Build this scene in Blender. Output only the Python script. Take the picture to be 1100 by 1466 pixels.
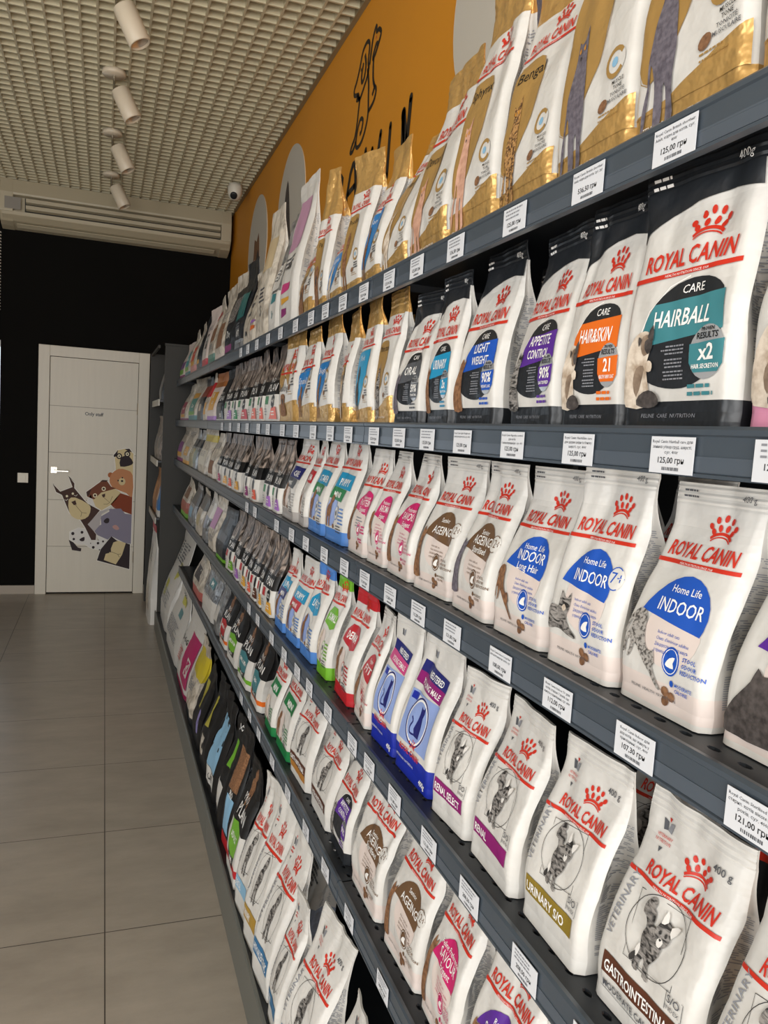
import bpy, bmesh, math, random
from mathutils import Vector, Matrix, noise
R_ = math.radians
for o in list(bpy.data.objects): bpy.data.objects.remove(o)
scene = bpy.context.scene
COL = scene.collection

# ------------------------------------------------------------------ camera
EYE = Vector((0, 0, 1.5))
yaw, pitch, roll = R_(19.971), R_(-5.553), R_(3.5006)
fw = Vector((math.sin(yaw), math.cos(yaw), 0)); rt = Vector((math.cos(yaw), -math.sin(yaw), 0)); up = Vector((0, 0, 1))
f2 = fw*math.cos(pitch) + up*math.sin(pitch); u2 = up*math.cos(pitch) - fw*math.sin(pitch)
r3 = rt*math.cos(roll) + u2*math.sin(roll); u3 = u2*math.cos(roll) - rt*math.sin(roll)
cam_data = bpy.data.cameras.new('camera'); cam = bpy.data.objects.new('camera', cam_data); COL.objects.link(cam)
cam.matrix_world = Matrix(((r3.x, u3.x, -f2.x, EYE.x), (r3.y, u3.y, -f2.y, EYE.y), (r3.z, u3.z, -f2.z, EYE.z), (0, 0, 0, 1)))
cam_data.sensor_fit = 'AUTO'; cam_data.sensor_width = 36; cam_data.lens = 1116.46/1466*36
cam_data.clip_start = 0.02
scene.camera = cam
# ------------------------------------------------------------------ light
scene.view_settings.view_transform = 'Standard'; scene.view_settings.look = 'None'
scene.view_settings.gamma = 1; scene.view_settings.use_curve_mapping = False
scene.view_settings.exposure = 0.0
world = bpy.data.worlds.new('daylight'); scene.world = world; world.use_nodes = True
world.node_tree.nodes['Background'].inputs[0].default_value = (0.80, 0.90, 1.0, 1)
world.node_tree.nodes['Background'].inputs[1].default_value = 1.6
def area(name, loc, target, sx, sy, power, color):
    l = bpy.data.lights.new(name, 'AREA'); l.shape = 'RECTANGLE'; l.size = sx; l.size_y = sy; l.energy = power; l.color = color
    o = bpy.data.objects.new(name, l); COL.objects.link(o); o.location = loc
    o.rotation_euler = (Vector(target)-Vector(loc)).to_track_quat('-Z', 'Z').to_euler(); return o
area('shopfront_daylight', (-.95, -2.72, 1.58), (-.95, 0, 1.58), 3.7, 2.82, 178, (1.0, 0.965, 0.92))
area('side_window_daylight', (-3.88, -0.2, 1.5), (0, -0.2, 1.2), 3.2, 2.4, 86, (1.0, 0.97, 0.93))

# ------------------------------------------------------------------ materials
def lin(h):
    h = h.lstrip('#'); v = [int(h[i:i+2], 16)/255 for i in (0, 2, 4)]
    return tuple(((c+0.055)/1.055)**2.4 if c > 0.04045 else c/12.92 for c in v) + (1,)
MATS = {}
def mat(name, hexa, rough=0.5, metal=0.0, bump=0.0, bscale=40, var=0.0, vscale=8, spec=0.5, hex2=None, stretch=(1, 1, 1), ramp=(0.35, 0.65), emit=0, dist=0.0):
    if name in MATS: return MATS[name]
    m = bpy.data.materials.new(name); m.use_nodes = True; nt = m.node_tree; b = nt.nodes['Principled BSDF']
    b.inputs['Roughness'].default_value = rough; b.inputs['Metallic'].default_value = metal
    b.inputs['Specular IOR Level'].default_value = spec; b.inputs['Base Color'].default_value = lin(hexa)
    tc = nt.nodes.new('ShaderNodeTexCoord')
    if hex2 or var:
        mp = nt.nodes.new('ShaderNodeMapping'); mp.inputs['Scale'].default_value = stretch
        nt.links.new(tc.outputs['Object'], mp.inputs[0])
        nz = nt.nodes.new('ShaderNodeTexNoise'); nz.inputs['Scale'].default_value = vscale; nz.inputs['Detail'].default_value = 4
        nz.inputs['Distortion'].default_value = dist
        nt.links.new(mp.outputs[0], nz.inputs['Vector'])
        cr = nt.nodes.new('ShaderNodeValToRGB'); cr.color_ramp.elements[0].position = ramp[0]; cr.color_ramp.elements[1].position = ramp[1]
        c = lin(hexa)
        cr.color_ramp.elements[0].color = lin(hex2) if hex2 else tuple(x*(1-var) for x in c[:3])+(1,)
        cr.color_ramp.elements[1].color = c
        nt.links.new(nz.outputs['Fac'], cr.inputs[0]); nt.links.new(cr.outputs[0], b.inputs['Base Color'])
    if bump:
        n2 = nt.nodes.new('ShaderNodeTexNoise'); n2.inputs['Scale'].default_value = bscale; n2.inputs['Detail'].default_value = 3
        nt.links.new(tc.outputs['Object'], n2.inputs['Vector'])
        bp = nt.nodes.new('ShaderNodeBump'); bp.inputs['Strength'].default_value = bump; bp.inputs['Distance'].default_value = 0.01
        nt.links.new(n2.outputs['Fac'], bp.inputs['Height']); nt.links.new(bp.outputs[0], b.inputs['Normal'])
    if emit:
        b.inputs['Emission Color'].default_value = lin(hexa); b.inputs['Emission Strength'].default_value = emit
    MATS[name] = m; return m
def matte(hexa): return mat('matte_'+hexa.lstrip('#'), hexa, 0.75, spec=0.2)
def ink(hexa): return mat('ink_'+hexa.lstrip('#'), hexa, 0.38)
WHITE = mat('white_foil_paper', '#d2cfc9', 0.36, bump=0.4, bscale=22)
CREAM = mat('cream_foil_paper', '#d3cabb', 0.34, bump=0.5, bscale=22, hex2='#8d8375', vscale=16, ramp=(0.3, 0.55), dist=1.5)
BEIGE = mat('beige_print', '#d9cbc3', 0.4)
GOLD = mat('gold_foil', '#d3aa68', 0.32, 0.55, bump=1.0, bscale=26)
GOLDP = mat('gold_print', '#b18c50', 0.36, 0.25, bump=0.3, bscale=26)
PLANBLK = mat('black_matte_print', '#131314', 0.5)
BLACKF = mat('black_foil', '#23262a', 0.34, bump=0.4, bscale=24)
SILVER = mat('silver_foil', '#b4b6b8', 0.3, 0.6, bump=0.9, bscale=26, hex2='#6d6f72', vscale=18, ramp=(0.3, 0.6), dist=1.5)
TAUPE = mat('taupe_fur_print', '#a5968b', 0.4, hex2='#2a2320', vscale=30, stretch=(1, 1, 0.3), ramp=(0.40, 0.60), dist=2.2, bump=0.4)
REDI = ink('#c8301f'); BLK = ink('#17181b'); DGREY = ink('#55575c'); GREY = ink('#8a8c92'); WHT = ink('#f4f2ee')
FUR = {
 'tabby': mat('fur_tabby', '#96918c', 0.6, hex2='#1f1d1c', vscale=95, stretch=(0.7, 1, 1.9), ramp=(0.40, 0.60), dist=1.2),
 'grey': mat('fur_grey', '#77717a', 0.6, hex2='#4c4650', vscale=160, ramp=(0.3, 0.7)),
 'spot': mat('fur_spot', '#a7a29c', 0.6, hex2='#4b4743', vscale=300, ramp=(0.4, 0.55)),
 'brown': mat('fur_brown', '#9a704e', 0.6, hex2='#5e3d27', vscale=170, ramp=(0.3, 0.7)),
 'bengal': mat('fur_bengal', '#b98c55', 0.6, hex2='#4a3019', vscale=260, ramp=(0.42, 0.56)),
 'cream': mat('fur_cream', '#dccfbe', 0.6, hex2='#a8937d', vscale=90, ramp=(0.3, 0.6)),
 'dark': mat('fur_dark', '#57504d', 0.6, hex2='#2a2523', vscale=150, ramp=(0.3, 0.7)),
 'mid': mat('fur_mid', '#97836f', 0.6, hex2='#6d5a4a', vscale=110, ramp=(0.3, 0.7)),
 'black': mat('fur_black', '#3a3735', 0.6, hex2='#161514', vscale=140, ramp=(0.3, 0.7)),
 'amber': mat('eye_amber', '#c98a2e', 0.4),
 'white': mat('fur_white', '#dedad4', 0.6),
 'pink': mat('fur_pink', '#d3a58d', 0.6, hex2='#b98a73', vscale=90),
}
STEEL = mat('channel_blue_grey', '#49525b', 0.32, 0.1, var=0.08, vscale=3, spec=0.6)
DECK = mat('shelf_charcoal', '#2b2f34', 0.42, 0.2)
RACK = mat('rack_charcoal', '#33322f', 0.55, 0.0, spec=0.3)
BACKP = mat('back_panel_black', '#121315', 0.6)
OLIVE = mat('plinth_grey', '#6b6c66', 0.4, 0.2)
PAPER = mat('tag_paper', '#d8dade', 0.5)

# ------------------------------------------------------------------ helpers
def link(name, me, parent=None):
    o = bpy.data.objects.new(name, me); COL.objects.link(o)
    if parent is not None: o.parent = parent
    return o
def tag(o, label, cat, group=None):
    o['label'] = label; o['category'] = cat
    if group: o['group'] = group
    return o
def empty(name, loc, rz=0):
    o = bpy.data.objects.new(name, None); COL.objects.link(o); o.location = loc; o.rotation_euler = (0, 0, rz); o.empty_display_size = 0.05
    return o
def struct(o): o['kind'] = 'structure'; return o
class MB:
    def __init__(self): self.v = []; self.f = []; self.m = []; self.mats = []; self.smooth = []
    def mi(self, m):
        if m not in self.mats: self.mats.append(m)
        return self.mats.index(m)
    def add(self, vs, fs, m, smooth=False):
        b = len(self.v); i = self.mi(m); self.v += [tuple(p) for p in vs]
        for f in fs: self.f.append(tuple(b+k for k in f)); self.m.append(i); self.smooth.append(smooth)
    def box(self, a, b, m):
        (x0, y0, z0), (x1, y1, z1) = a, b
        self.add([(x0,y0,z0),(x1,y0,z0),(x1,y1,z0),(x0,y1,z0),(x0,y0,z1),(x1,y0,z1),(x1,y1,z1),(x0,y1,z1)],
                 [(0,3,2,1),(4,5,6,7),(0,1,5,4),(1,2,6,5),(2,3,7,6),(3,0,4,7)], m)
    def tube(self, p, q, r, m, n=16, r2=None, cap=True):
        p, q = Vector(p), Vector(q); d = (q-p).normalized(); a = d.orthogonal().normalized(); b = d.cross(a); r2 = r if r2 is None else r2
        vs = []
        for k in range(n):
            t = 2*math.pi*k/n; vs.append(p+(a*math.cos(t)+b*math.sin(t))*r)
        for k in range(n):
            t = 2*math.pi*k/n; vs.append(q+(a*math.cos(t)+b*math.sin(t))*r2)
        self.add(vs, [(k, (k+1) % n, n+(k+1) % n, n+k) for k in range(n)], m, True)
        if cap: self.add(vs, [tuple(range(n-1, -1, -1)), tuple(range(n, 2*n))], m)
    def lathe(self, c, axis, prof, m, n=24):
        c = Vector(c); d = Vector(axis).normalized(); a = d.orthogonal().normalized(); b = d.cross(a); vs = []
        for (r, h) in prof:
            for k in range(n):
                t = 2*math.pi*k/n; vs.append(c+d*h+(a*math.cos(t)+b*math.sin(t))*r)
        fs = []
        for i in range(len(prof)-1):
            for k in range(n): fs.append((i*n+k, i*n+(k+1) % n, (i+1)*n+(k+1) % n, (i+1)*n+k))
        self.add(vs, fs, m, True)
    def prism(self, prof, axis, a, b, m):   # profile (two coordinates) extruded along axis from a to b
        def P(p, t):
            return (t, p[0], p[1]) if axis == 0 else (p[0], t, p[1]) if axis == 1 else (p[0], p[1], t)
        n = len(prof); vs = [P(p, a) for p in prof]+[P(p, b) for p in prof]
        self.add(vs, [(k, (k+1) % n, n+(k+1) % n, n+k) for k in range(n)]+[tuple(range(n-1, -1, -1)), tuple(range(n, 2*n))], m)
    def mesh(self, name, fix=False, bevel=0):
        me = bpy.data.meshes.new(name); me.from_pydata(self.v, [], self.f)
        for m in self.mats: me.materials.append(m)
        me.polygons.foreach_set('material_index', self.m); me.polygons.foreach_set('use_smooth', self.smooth)
        if fix or bevel:
            bm = bmesh.new(); bm.from_mesh(me)
            if fix: bmesh.ops.remove_doubles(bm, verts=bm.verts, dist=1e-5); bmesh.ops.recalc_face_normals(bm, faces=bm.faces)
            if bevel: bmesh.ops.bevel(bm, geom=[e for e in bm.edges if len(e.link_faces) == 2 and e.calc_face_angle(0) > 0.5], offset=bevel, segments=2, affect='EDGES', profile=0.6)
            bm.to_mesh(me); bm.free()
        me.update(); return me
    def build(self, name, parent=None, fix=False, bevel=0): return link(name, self.mesh(name, fix, bevel), parent)

# ---- lettering: outlines of the built-in font as flat faces, cached
_TXT = {}
def glyphs(s, bold=0.0, res=2):
    k = (s, bold, res)
    if k not in _TXT:
        cu = bpy.data.curves.new('lettering', 'FONT'); cu.body = s; cu.size = 1; cu.resolution_u = res; cu.offset = bold; cu.fill_mode = 'FRONT'
        ob = bpy.data.objects.new('lettering', cu); me = bpy.data.meshes.new_from_object(ob)
        vs = [(v.co.x, v.co.y) for v in me.vertices]; fs = [tuple(p.vertices) for p in me.polygons]
        bpy.data.objects.remove(ob); bpy.data.curves.remove(cu); bpy.data.meshes.remove(me)
        x0 = min([v[0] for v in vs], default=0); x1 = max([v[0] for v in vs], default=1)
        _TXT[k] = (vs, fs, x0, x1)
    return _TXT[k]
def smooth(pts, n=3):
    out = []; N = len(pts)
    for i in range(N):
        p0, p1, p2, p3 = (pts[(i+j) % N] for j in (-1, 0, 1, 2))
        for k in range(n):
            t = k/n
            out.append(tuple(0.5*((2*p1[a])+(-p0[a]+p2[a])*t+(2*p0[a]-5*p1[a]+4*p2[a]-p3[a])*t*t+(-p0[a]+3*p1[a]-3*p2[a]+p3[a])*t**3) for a in (0, 1)))
    return out
def ccw(p):
    a = sum(p[i-1][0]*p[i][1]-p[i][0]*p[i-1][1] for i in range(len(p)))
    return p if a > 0 else p[::-1]
class Print:
    """flat artwork in a 14 x H canvas (x -7..7, z 0..H), later laid on a surface"""
    def __init__(self, H=23.0, lod=2): self.H = H; self.lod = lod; self.p = []; self.t = []; self.dx = 0.0
    def poly(self, m, pts, layer=1, sm=0):
        if sm: pts = smooth(pts, sm)
        self.p.append((layer, m, ccw([(a+self.dx, b) for a, b in pts])))
    def rect(self, m, x0, z0, x1, z1, layer=1): self.poly(m, [(x0, z0), (x1, z0), (x1, z1), (x0, z1)], layer)
    def ell(self, m, x, z, rx, rz=None, layer=1, n=20, rot=0):
        rz = rz or rx; c, s = math.cos(rot), math.sin(rot)
        self.poly(m, [(x+rx*math.cos(2*math.pi*k/n)*c-rz*math.sin(2*math.pi*k/n)*s, z+rx*math.cos(2*math.pi*k/n)*s+rz*math.sin(2*math.pi*k/n)*c) for k in range(n)], layer)
    def stroke(self, m, pts, w, layer=1, closed=False, sm=0):
        if sm:
            if closed: pts = smooth(pts, sm)
            else:
                pp = [pts[0]]+list(pts)+[pts[-1]]; q = []
                for i in range(1, len(pp)-2):
                    for k in range(sm):
                        t = k/sm; p0, p1, p2, p3 = pp[i-1:i+3]
                        q.append(tuple(0.5*((2*p1[a])+(-p0[a]+p2[a])*t+(2*p0[a]-5*p1[a]+4*p2[a]-p3[a])*t*t+(-p0[a]+3*p1[a]-3*p2[a]+p3[a])*t**3) for a in (0, 1)))
                pts = q+[pts[-1]]
        pts = [(a+self.dx, b) for a, b in pts]; n = len(pts); L = []; Rr = []
        for i in range(n):
            a = pts[i-1] if (i > 0 or closed) else pts[i]; b = pts[(i+1) % n] if (i < n-1 or closed) else pts[i]
            d = Vector((b[0]-a[0], b[1]-a[1])); d = d.normalized() if d.length else Vector((1, 0)); nn = Vector((-d.y, d.x))*w/2
            L.append((pts[i][0]+nn.x, pts[i][1]+nn.y)); Rr.append((pts[i][0]-nn.x, pts[i][1]-nn.y))
        vs = L+Rr; fs = [(i, n+i, n+(i+1) % n, (i+1) % n) for i in range(n if closed else n-1)]
        self.t.append((layer, m, vs, fs))
    def arc(self, m, x, z, r, a0, a1, w, layer=1, n=14, rz=None):
        rz = rz or r
        self.stroke(m, [(x+r*math.cos(a0+(a1-a0)*k/n), z+rz*math.sin(a0+(a1-a0)*k/n)) for k in range(n+1)], w, layer)
    def text(self, m, s, x, z, h, align='C', bold=0.0, fit=None, xs=1.0, shear=0.0, rot=0.0, layer=4, res=2):
        vs, fs, x0, x1 = glyphs(s, bold, res if self.lod > 1 else 1)
        if not vs: return
        k = h/0.72; kx = k*xs if fit is None else fit/(x1-x0); w = (x1-x0)*kx
        x += self.dx; ox = -x0*kx+(-w/2 if align == 'C' else 0 if align == 'L' else -w); c, sn = math.cos(rot), math.sin(rot); out = []
        for (a, b) in vs:
            X = ox+a*kx+b*k*shear; Z = b*k; out.append((x+X*c-Z*sn, z+X*sn+Z*c))
        self.t.append((layer, m, out, fs))
    def lines(self, m, x0, x1, z, n, dz, h, seed=1, layer=3, right=False):
        rr = random.Random(seed)
        for k in range(n):
            w = (x1-x0)*rr.uniform(0.7, 1)
            a, b = (x1-w, x1) if right else (x0, x0+w); x = a
            while x < b:
                e = min(b, x+rr.uniform(0.35, 1.0)*h*3.5); self.rect(m, x, z-k*dz-h, e, z-k*dz, layer); x = e+h*0.6
    def emit(self, fn, mb_of, ug=None, vg=None, clipx=6.85):
        """fn(x,z,layer)->3D point; mb_of(z)->MB"""
        groups = {}
        for layer, m, pts in self.p: groups.setdefault((layer, m), []).append(pts)
        for (layer, m), L in groups.items():
            bm = bmesh.new()
            for pts in L:
                vv = [bm.verts.new((max(-clipx, min(clipx, x)), z, 0)) for x, z in pts]
                try: bm.faces.new(vv)
                except ValueError: pass
            bm.normal_update()
            bmesh.ops.triangulate(bm, faces=bm.faces[:], ngon_method='EAR_CLIP')
            for k, grid in ((0, ug), (1, vg)):
                if not grid or not bm.verts: continue
                lo = min(v.co[k] for v in bm.verts); hi = max(v.co[k] for v in bm.verts)
                for g in grid:
                    if lo+0.02 < g < hi-0.02:
                        bmesh.ops.bisect_plane(bm, geom=bm.verts[:]+bm.edges[:]+bm.faces[:], dist=1e-4, plane_co=(g, 0, 0) if k == 0 else (0, g, 0), plane_no=(1, 0, 0) if k == 0 else (0, 1, 0))
            bm.verts.index_update(); co = [(v.co.x, v.co.y) for v in bm.verts]; by = {}
            for f in bm.faces:
                if f.calc_area() < 1e-7: continue
                by.setdefault(id(mb_of(sum(v.co.y for v in f.verts)/len(f.verts))), []).append(tuple(v.index for v in f.verts))
                mbx = mb_of(sum(v.co.y for v in f.verts)/len(f.verts)); by[id(mbx), 0] = mbx
            for k in [k for k in by if not isinstance(k, tuple)]:
                fs = by[k]; used = sorted({i for f in fs for i in f}); mp = {o: n for n, o in enumerate(used)}
                by[k, 0].add([fn(*co[i], layer) for i in used], [tuple(mp[i] for i in f) for f in fs], m, True)
            bm.free()
        for layer, m, vs, fs in self.t:
            zc = sum(v[1] for v in vs)/len(vs)
            mb_of(zc).add([fn(max(-clipx, min(clipx, x)), z, layer) for x, z in vs], fs, m, True)

# ------------------------------------------------------------------ printed animals (unit box artwork)
ANIMALS = {
 'sit': [('cream', [(.1,0),(.03,.25),(.1,.6),(.25,.82),(.42,.92),(.6,.92),(.7,.84),(.7,.7),(.64,.58),(.62,.4),(.66,.2),(.62,0)]),
         ('mid', [(.36,.48),(.56,.5),(.5,.34),(.36,.12),(.28,.3)]), ('mid', [(.5,.86),(.48,.72),(.56,.62),(.68,.68),(.74,.8),(.64,.88)]), ('dark', [(.57,.8),(.58,.7),(.66,.64),(.73,.7),(.74,.79),(.66,.83)]),
         ('dark', [(.62,.85),(.77,.99),(.77,.8)]), ('dark', [(.42,.86),(.44,.74),(.5,.82)]), ('cream', [(.58,.5),(.7,.56),(.78,.52),(.76,.43),(.64,.43)]), ('dark', [(.4,.02),(.46,.14),(.7,.2),(.9,.14),(.95,.03),(.7,-.02)])],
 'stand': [('X', [(.3,0),(.28,.3),(.18,.42),(.14,.2),(.02,.0),(0,.12),(.1,.3),(.14,.55),(.26,.7),(.3,.8),(.28,.92),(.36,.9),(.5,.91),(.6,1),(.62,.86),(.66,.74),(.74,.6),(.76,.4),(.7,.2),(.72,.02),(.58,.0),(.56,.25),(.48,.25),(.46,0)]), ('amber', [(.33,.85),(.38,.87),(.4,.84),(.36,.83)]), ('amber', [(.49,.86),(.54,.88),(.56,.84),(.51,.84)]), ('dark', [(.42,.8),(.47,.8),(.445,.77)])],
 'stretch': [('X', [(.02,.62),(0,.68),(.06,.88),(.18,.99),(.32,1),(.43,.9),(.48,.7),(.58,.52),(.7,.48),(.76,.52),(.8,.44),(.82,.34),(.78,.28),(.9,.12),(1,.02),(.92,.02),(.74,.18),(.6,.28),(.44,.42),(.3,.52),(.26,.4),(.2,.3),(.16,.3),(.2,.42),(.18,.55),(.1,.52),(.1,.36),(.04,.36),(.08,.6),(.12,.8),(.08,.8)])],
 'lie': [('X', [(0,.2),(.02,.5),(.12,.62),(.3,.6),(.36,.7),(.4,1),(.5,.86),(.64,.86),(.74,1),(.76,.7),(.7,.52),(.66,.4),(.8,.2),(1,.08),(.98,0),(.7,.05),(.5,.1),(.3,.1),(.1,.04)]), ('cream', [(.48,.62),(.56,.7),(.64,.62),(.56,.54)])],
 'back': [('X', [(0,0),(.1,.35),(.28,.62),(.4,.8),(.45,1),(.55,.92),(.68,.95),(.78,1),(.8,.75),(.95,.5),(1,.1),(.9,0)])],
 'vet': [('X', [(.26,.5),(.24,.64),(.16,.72),(.04,.74),(.02,.84),(.1,.96),(.22,1.02),(.32,.96),(.3,.88),(.38,.86),(.42,.74),(.36,.62),(.36,.5)]),
         ('X', [(.22,0),(.2,.1),(.26,.26),(.2,.4),(.22,.54),(.32,.66),(.44,.7),(.58,.66),(.72,.6),(.78,.48),(.74,.36),(.66,.26),(.58,.18),(.58,.08),(.66,-.04),(.5,-.02),(.46,.14),(.4,.2),(.34,.1),(.36,-.01)]),
         ('white', [(.2,.34),(.26,.28),(.24,.16),(.16,.2)]), ('black', [(.08,.1),(.18,.22),(.22,.12),(.14,.06)]),
         ('X', [(.54,.6),(.52,.72),(.6,.84),(.72,.86),(.84,.78),(.88,.66),(.84,.56),(.72,.5),(.6,.52)]),
         ('white', [(.58,.8),(.6,.98),(.7,.85)]), ('white', [(.8,.82),(1,.88),(.88,.7)]), ('white', [(.64,.6),(.7,.64),(.78,.6),(.74,.52),(.66,.53)]),
         ('black', [(.61,.7),(.65,.73),(.68,.69),(.64,.67)]), ('black', [(.75,.71),(.79,.73),(.81,.68),(.77,.67)]), ('black', [(.68,.63),(.71,.6),(.74,.63)])],
 'tall': [('X', [(.2,0),(.1,.3),(.2,.6),(.3,.78),(.36,.9),(.5,1),(.58,.9),(.8,.98),(.72,.84),(.62,.72),(.7,.4),(.8,.1),(.78,0)])],
 'dog': [('X', [(.2,0),(.22,.3),(.14,.5),(.2,.66),(.34,.72),(.36,.86),(.5,1),(.64,.98),(.74,.88),(.7,.76),(.62,.7),(.7,.5),(.66,.3),(.7,0),(.56,0),(.52,.28),(.4,.28),(.34,0)])],
 'pug': [('X', [(.1,0),(.1,.4),(.2,.6),(.14,.8),(.26,.94),(.5,1),(.74,.94),(.86,.8),(.8,.6),(.9,.4),(.9,0)]), ('dark', [(.36,.66),(.5,.78),(.64,.66),(.5,.5)])],
}
def animal(p, kind, x, z, w, h, fur='grey', layer=5):
    for k, (f, pts) in enumerate(ANIMALS[kind]):
        p.poly(FUR[fur if f == 'X' else f], [(x+a*w, z+b*h) for a, b in pts], layer+k, sm=2)
def logo(p, z, x=0.2, w=10.6, crown=2.0, col=None, bar=True, s=1.0):
    c = col or REDI; h = 1.5*s
    p.text(c, 'ROYAL CANIN', x, z, h, bold=0.022, fit=w, shear=0.14)
    if bar:
        p.poly(c, [(-6.3, z-0.85*s), (6.4, z-0.75*s), (6.4, z-0.35*s), (-6.3, z-0.42*s)], 3)
        if p.lod > 1: p.text(WHT, 'HEALTH NUTRITION SINCE 1968', 0.4, z-0.74*s, 0.22*s, fit=5.2, layer=5, res=1)
    cx, cz = crown, z+2.75*s; n = 10 if p.lod > 1 else 8
    for k in range(5):
        t = R_(142-26*k); p.ell(c, cx+math.cos(t)*2.25*s, cz-.75*s+math.sin(t)*2.3*s, .29*s, .38*s, 3, n, t-R_(90))
    for k in range(4):
        t = R_(137-31.3*k); p.ell(c, cx+math.cos(t)*1.75*s, cz-.8*s+math.sin(t)*1.42*s, .27*s, .38*s, 3, n, t-R_(90))
    p.arc(c, cx, cz-2.25*s, 2.3*s, R_(131), R_(49), .3*s, 3, 8); p.arc(c, cx, cz-2.6*s, 2.3*s, R_(128), R_(52), .13*s, 3, 8)

# ------------------------------------------------------------------ bags
BODY_H = 23.0
def sstep(a, b, t):
    t = max(0.0, min(1.0, (t-a)/(b-a))); return t*t*(3-2*t)
class Bag:
    def __init__(s, w, h, D=0.075, lean=0.04, bulge=0.010, inset=0.05, seal=0.90, wr=0.0027, seed=0, sx=0.0, flop=0.0, twist=0.0, topw=1.0, creases=None):
        rr = random.Random(int(seed*997))
        s.creases = creases if creases is not None else [(rr.uniform(-.35, .45)*w, rr.uniform(-.05, .05), rr.uniform(.002, .007), rr.uniform(.009, .014)) for _ in range(rr.choice((0, 1, 1, 2)))]
        twist = twist or rr.uniform(-.09, .09); sx = sx or rr.uniform(-.006, .006)
        s.w, s.h, s.D, s.lean, s.bulge, s.inset, s.seal, s.wr, s.seed, s.sx, s.flop, s.twist, s.topw = w, h, D, lean, bulge, inset, seal, wr, seed, sx, flop, twist, topw
    def prof(s, v):
        yf = s.lean*sstep(0.08, 1, v)-s.bulge*math.sin(math.pi*min(1, v/0.8))
        if v < 0.07: yf -= 0.004*(1-v/0.07)
        yb = s.D+(s.lean+0.004-s.D)*sstep(0.3, 0.97, v)
        if yb < yf+0.004: yb = yf+0.004
        hw = s.w/2*(1-s.inset*sstep(0.1, 0.9, v)+0.02*math.sin(math.pi*v))*(1+(s.topw-1)*sstep(0.6, 1, v))
        return yf, yb, hw
    def warp(s, x, y, z, v):
        n1 = noise.noise(Vector((x*11+s.seed, z*8, s.seed*1.7))); n2 = 0.5-2.2*abs(noise.noise(Vector((x*16+z*13, z*8-x*9+s.seed, s.seed*0.3))))
        amp = s.wr*(0.5+1.1*v); y += amp*(n1*1.5+n2*0.9)*(1 if v > 0.02 else 0.3)
        for cx, ck, cd, cw in s.creases: y += cd*math.exp(-((x-cx-ck*(1-v))/cw)**2)*sstep(.25, .75, v)*(1-.75*sstep(.86, 1, v))
        t = s.flop*v*v*v; y += t; z -= abs(t)*0.35*v; x += s.sx*v*v
        if s.twist:
            a = s.twist*v*v; cy = s.lean*0.7; x, y = x*math.cos(a)-(y-cy)*math.sin(a), cy+x*math.sin(a)+(y-cy)*math.cos(a)
        return (x, y, z)
    def front(s, u, v, off=0.0):
        yf, yb, hw = s.prof(v); rr = min(0.013, (yb-yf)*0.45); t = max(0, min(1, (abs(u)-0.82)/0.18))
        y = yf+rr*(1-math.sqrt(max(0, 1-t*t)))-off*(1-0.3*t); x = hw*u*(1+off*2)
        if v > s.seal: y += 0.0007*math.sin((v-s.seal)/(1-s.seal)*math.pi*7)
        return s.warp(x, y, v*s.h, v)
    def side(s, sg, q, v):
        yf, yb, hw = s.prof(v); rr = min(0.013, (yb-yf)*0.45); a = yf+rr; fold = min(0.026, 0.42*(yb-yf))*sstep(0.12, 0.6, v)
        y = a+(yb-a)*q; x = sg*(hw-fold*math.sin(math.pi*q)); return s.warp(x, y, v*s.h, v)
    def back(s, u, v):
        yf, yb, hw = s.prof(v); return s.warp(hw*u, yb, v*s.h, v)
    def build(s, root, bands, body, pr, lod, sidebands=None, sideprint=True):
        nu = (8, 14, 26)[lod]; nv = (10, 18, 28)[lod]
        lv = sorted(set([round(k/nv*s.seal, 4) for k in range(nv+1)]+[round(b[k], 4) for b in bands for k in (0, 1) if 0 < b[k] < s.seal]))
        lt = [s.seal+(1-s.seal)*k/(3, 5, 10)[lod] for k in range((3, 5, 10)[lod]+1)]
        def m_at(v, bb=bands):
            for a, b, m in bb:
                if a <= v <= b: return m
            return body
        def strip(mb, pts_fn, n, levels, bb=bands):
            g = [[pts_fn(k/n, v) for k in range(n+1)] for v in levels]
            for i in range(len(levels)-1):
                mm = m_at((levels[i]+levels[i+1])/2, bb)
                vs = g[i]+g[i+1]; mb.add(vs, [(k, k+1, n+2+k, n+1+k) for k in range(n)], mm, True)
        P = MB(); T = MB(); G = {1: MB(), -1: MB()}
        for lev, mbx in ((lv, P), (lt, T)):
            strip(mbx, lambda t, v: s.front(-1+2*t, v), nu, lev)
            strip(mbx, lambda t, v: s.back(1-2*t, v), max(3, nu//2), lev)
        for sg in (1, -1):
            for lev, mbx in ((lv, G[sg]), (lt, T)):
                strip(mbx, (lambda t, v: s.side(1, t, v)) if sg == 1 else (lambda t, v: s.side(-1, 1-t, v)), (2, 3, 5)[lod], lev, sidebands or bands)
        # bottom and top closing faces
        ring = [s.front(-1+2*k/nu, 0) for k in range(nu+1)]+[s.back(1-2*k/4, 0) for k in range(5)]
        P.add(ring, [tuple(range(len(ring)-1, -1, -1))], m_at(0.001))
        ring = [s.front(-1+2*k/nu, 1) for k in range(nu+1)]+[s.back(1-2*k/nu, 1) for k in range(nu+1)]
        T.add(ring, [(k, k+1, 2*nu-k, 2*nu+1-k) for k in range(nu)], m_at(0.999))
        if pr:
            H = pr.H
            fn = lambda x, z, L: s.front(x/7.0, max(0.0, min(1.0, z/H)), 0.0006+0.00028*L)
            ug = [-7+14*k/nu for k in range(1, nu)]; vg = [v*H for v in lv[1:-1]]
            pr.emit(fn, lambda z: P if z/H < s.seal else T, ug, vg)
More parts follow.
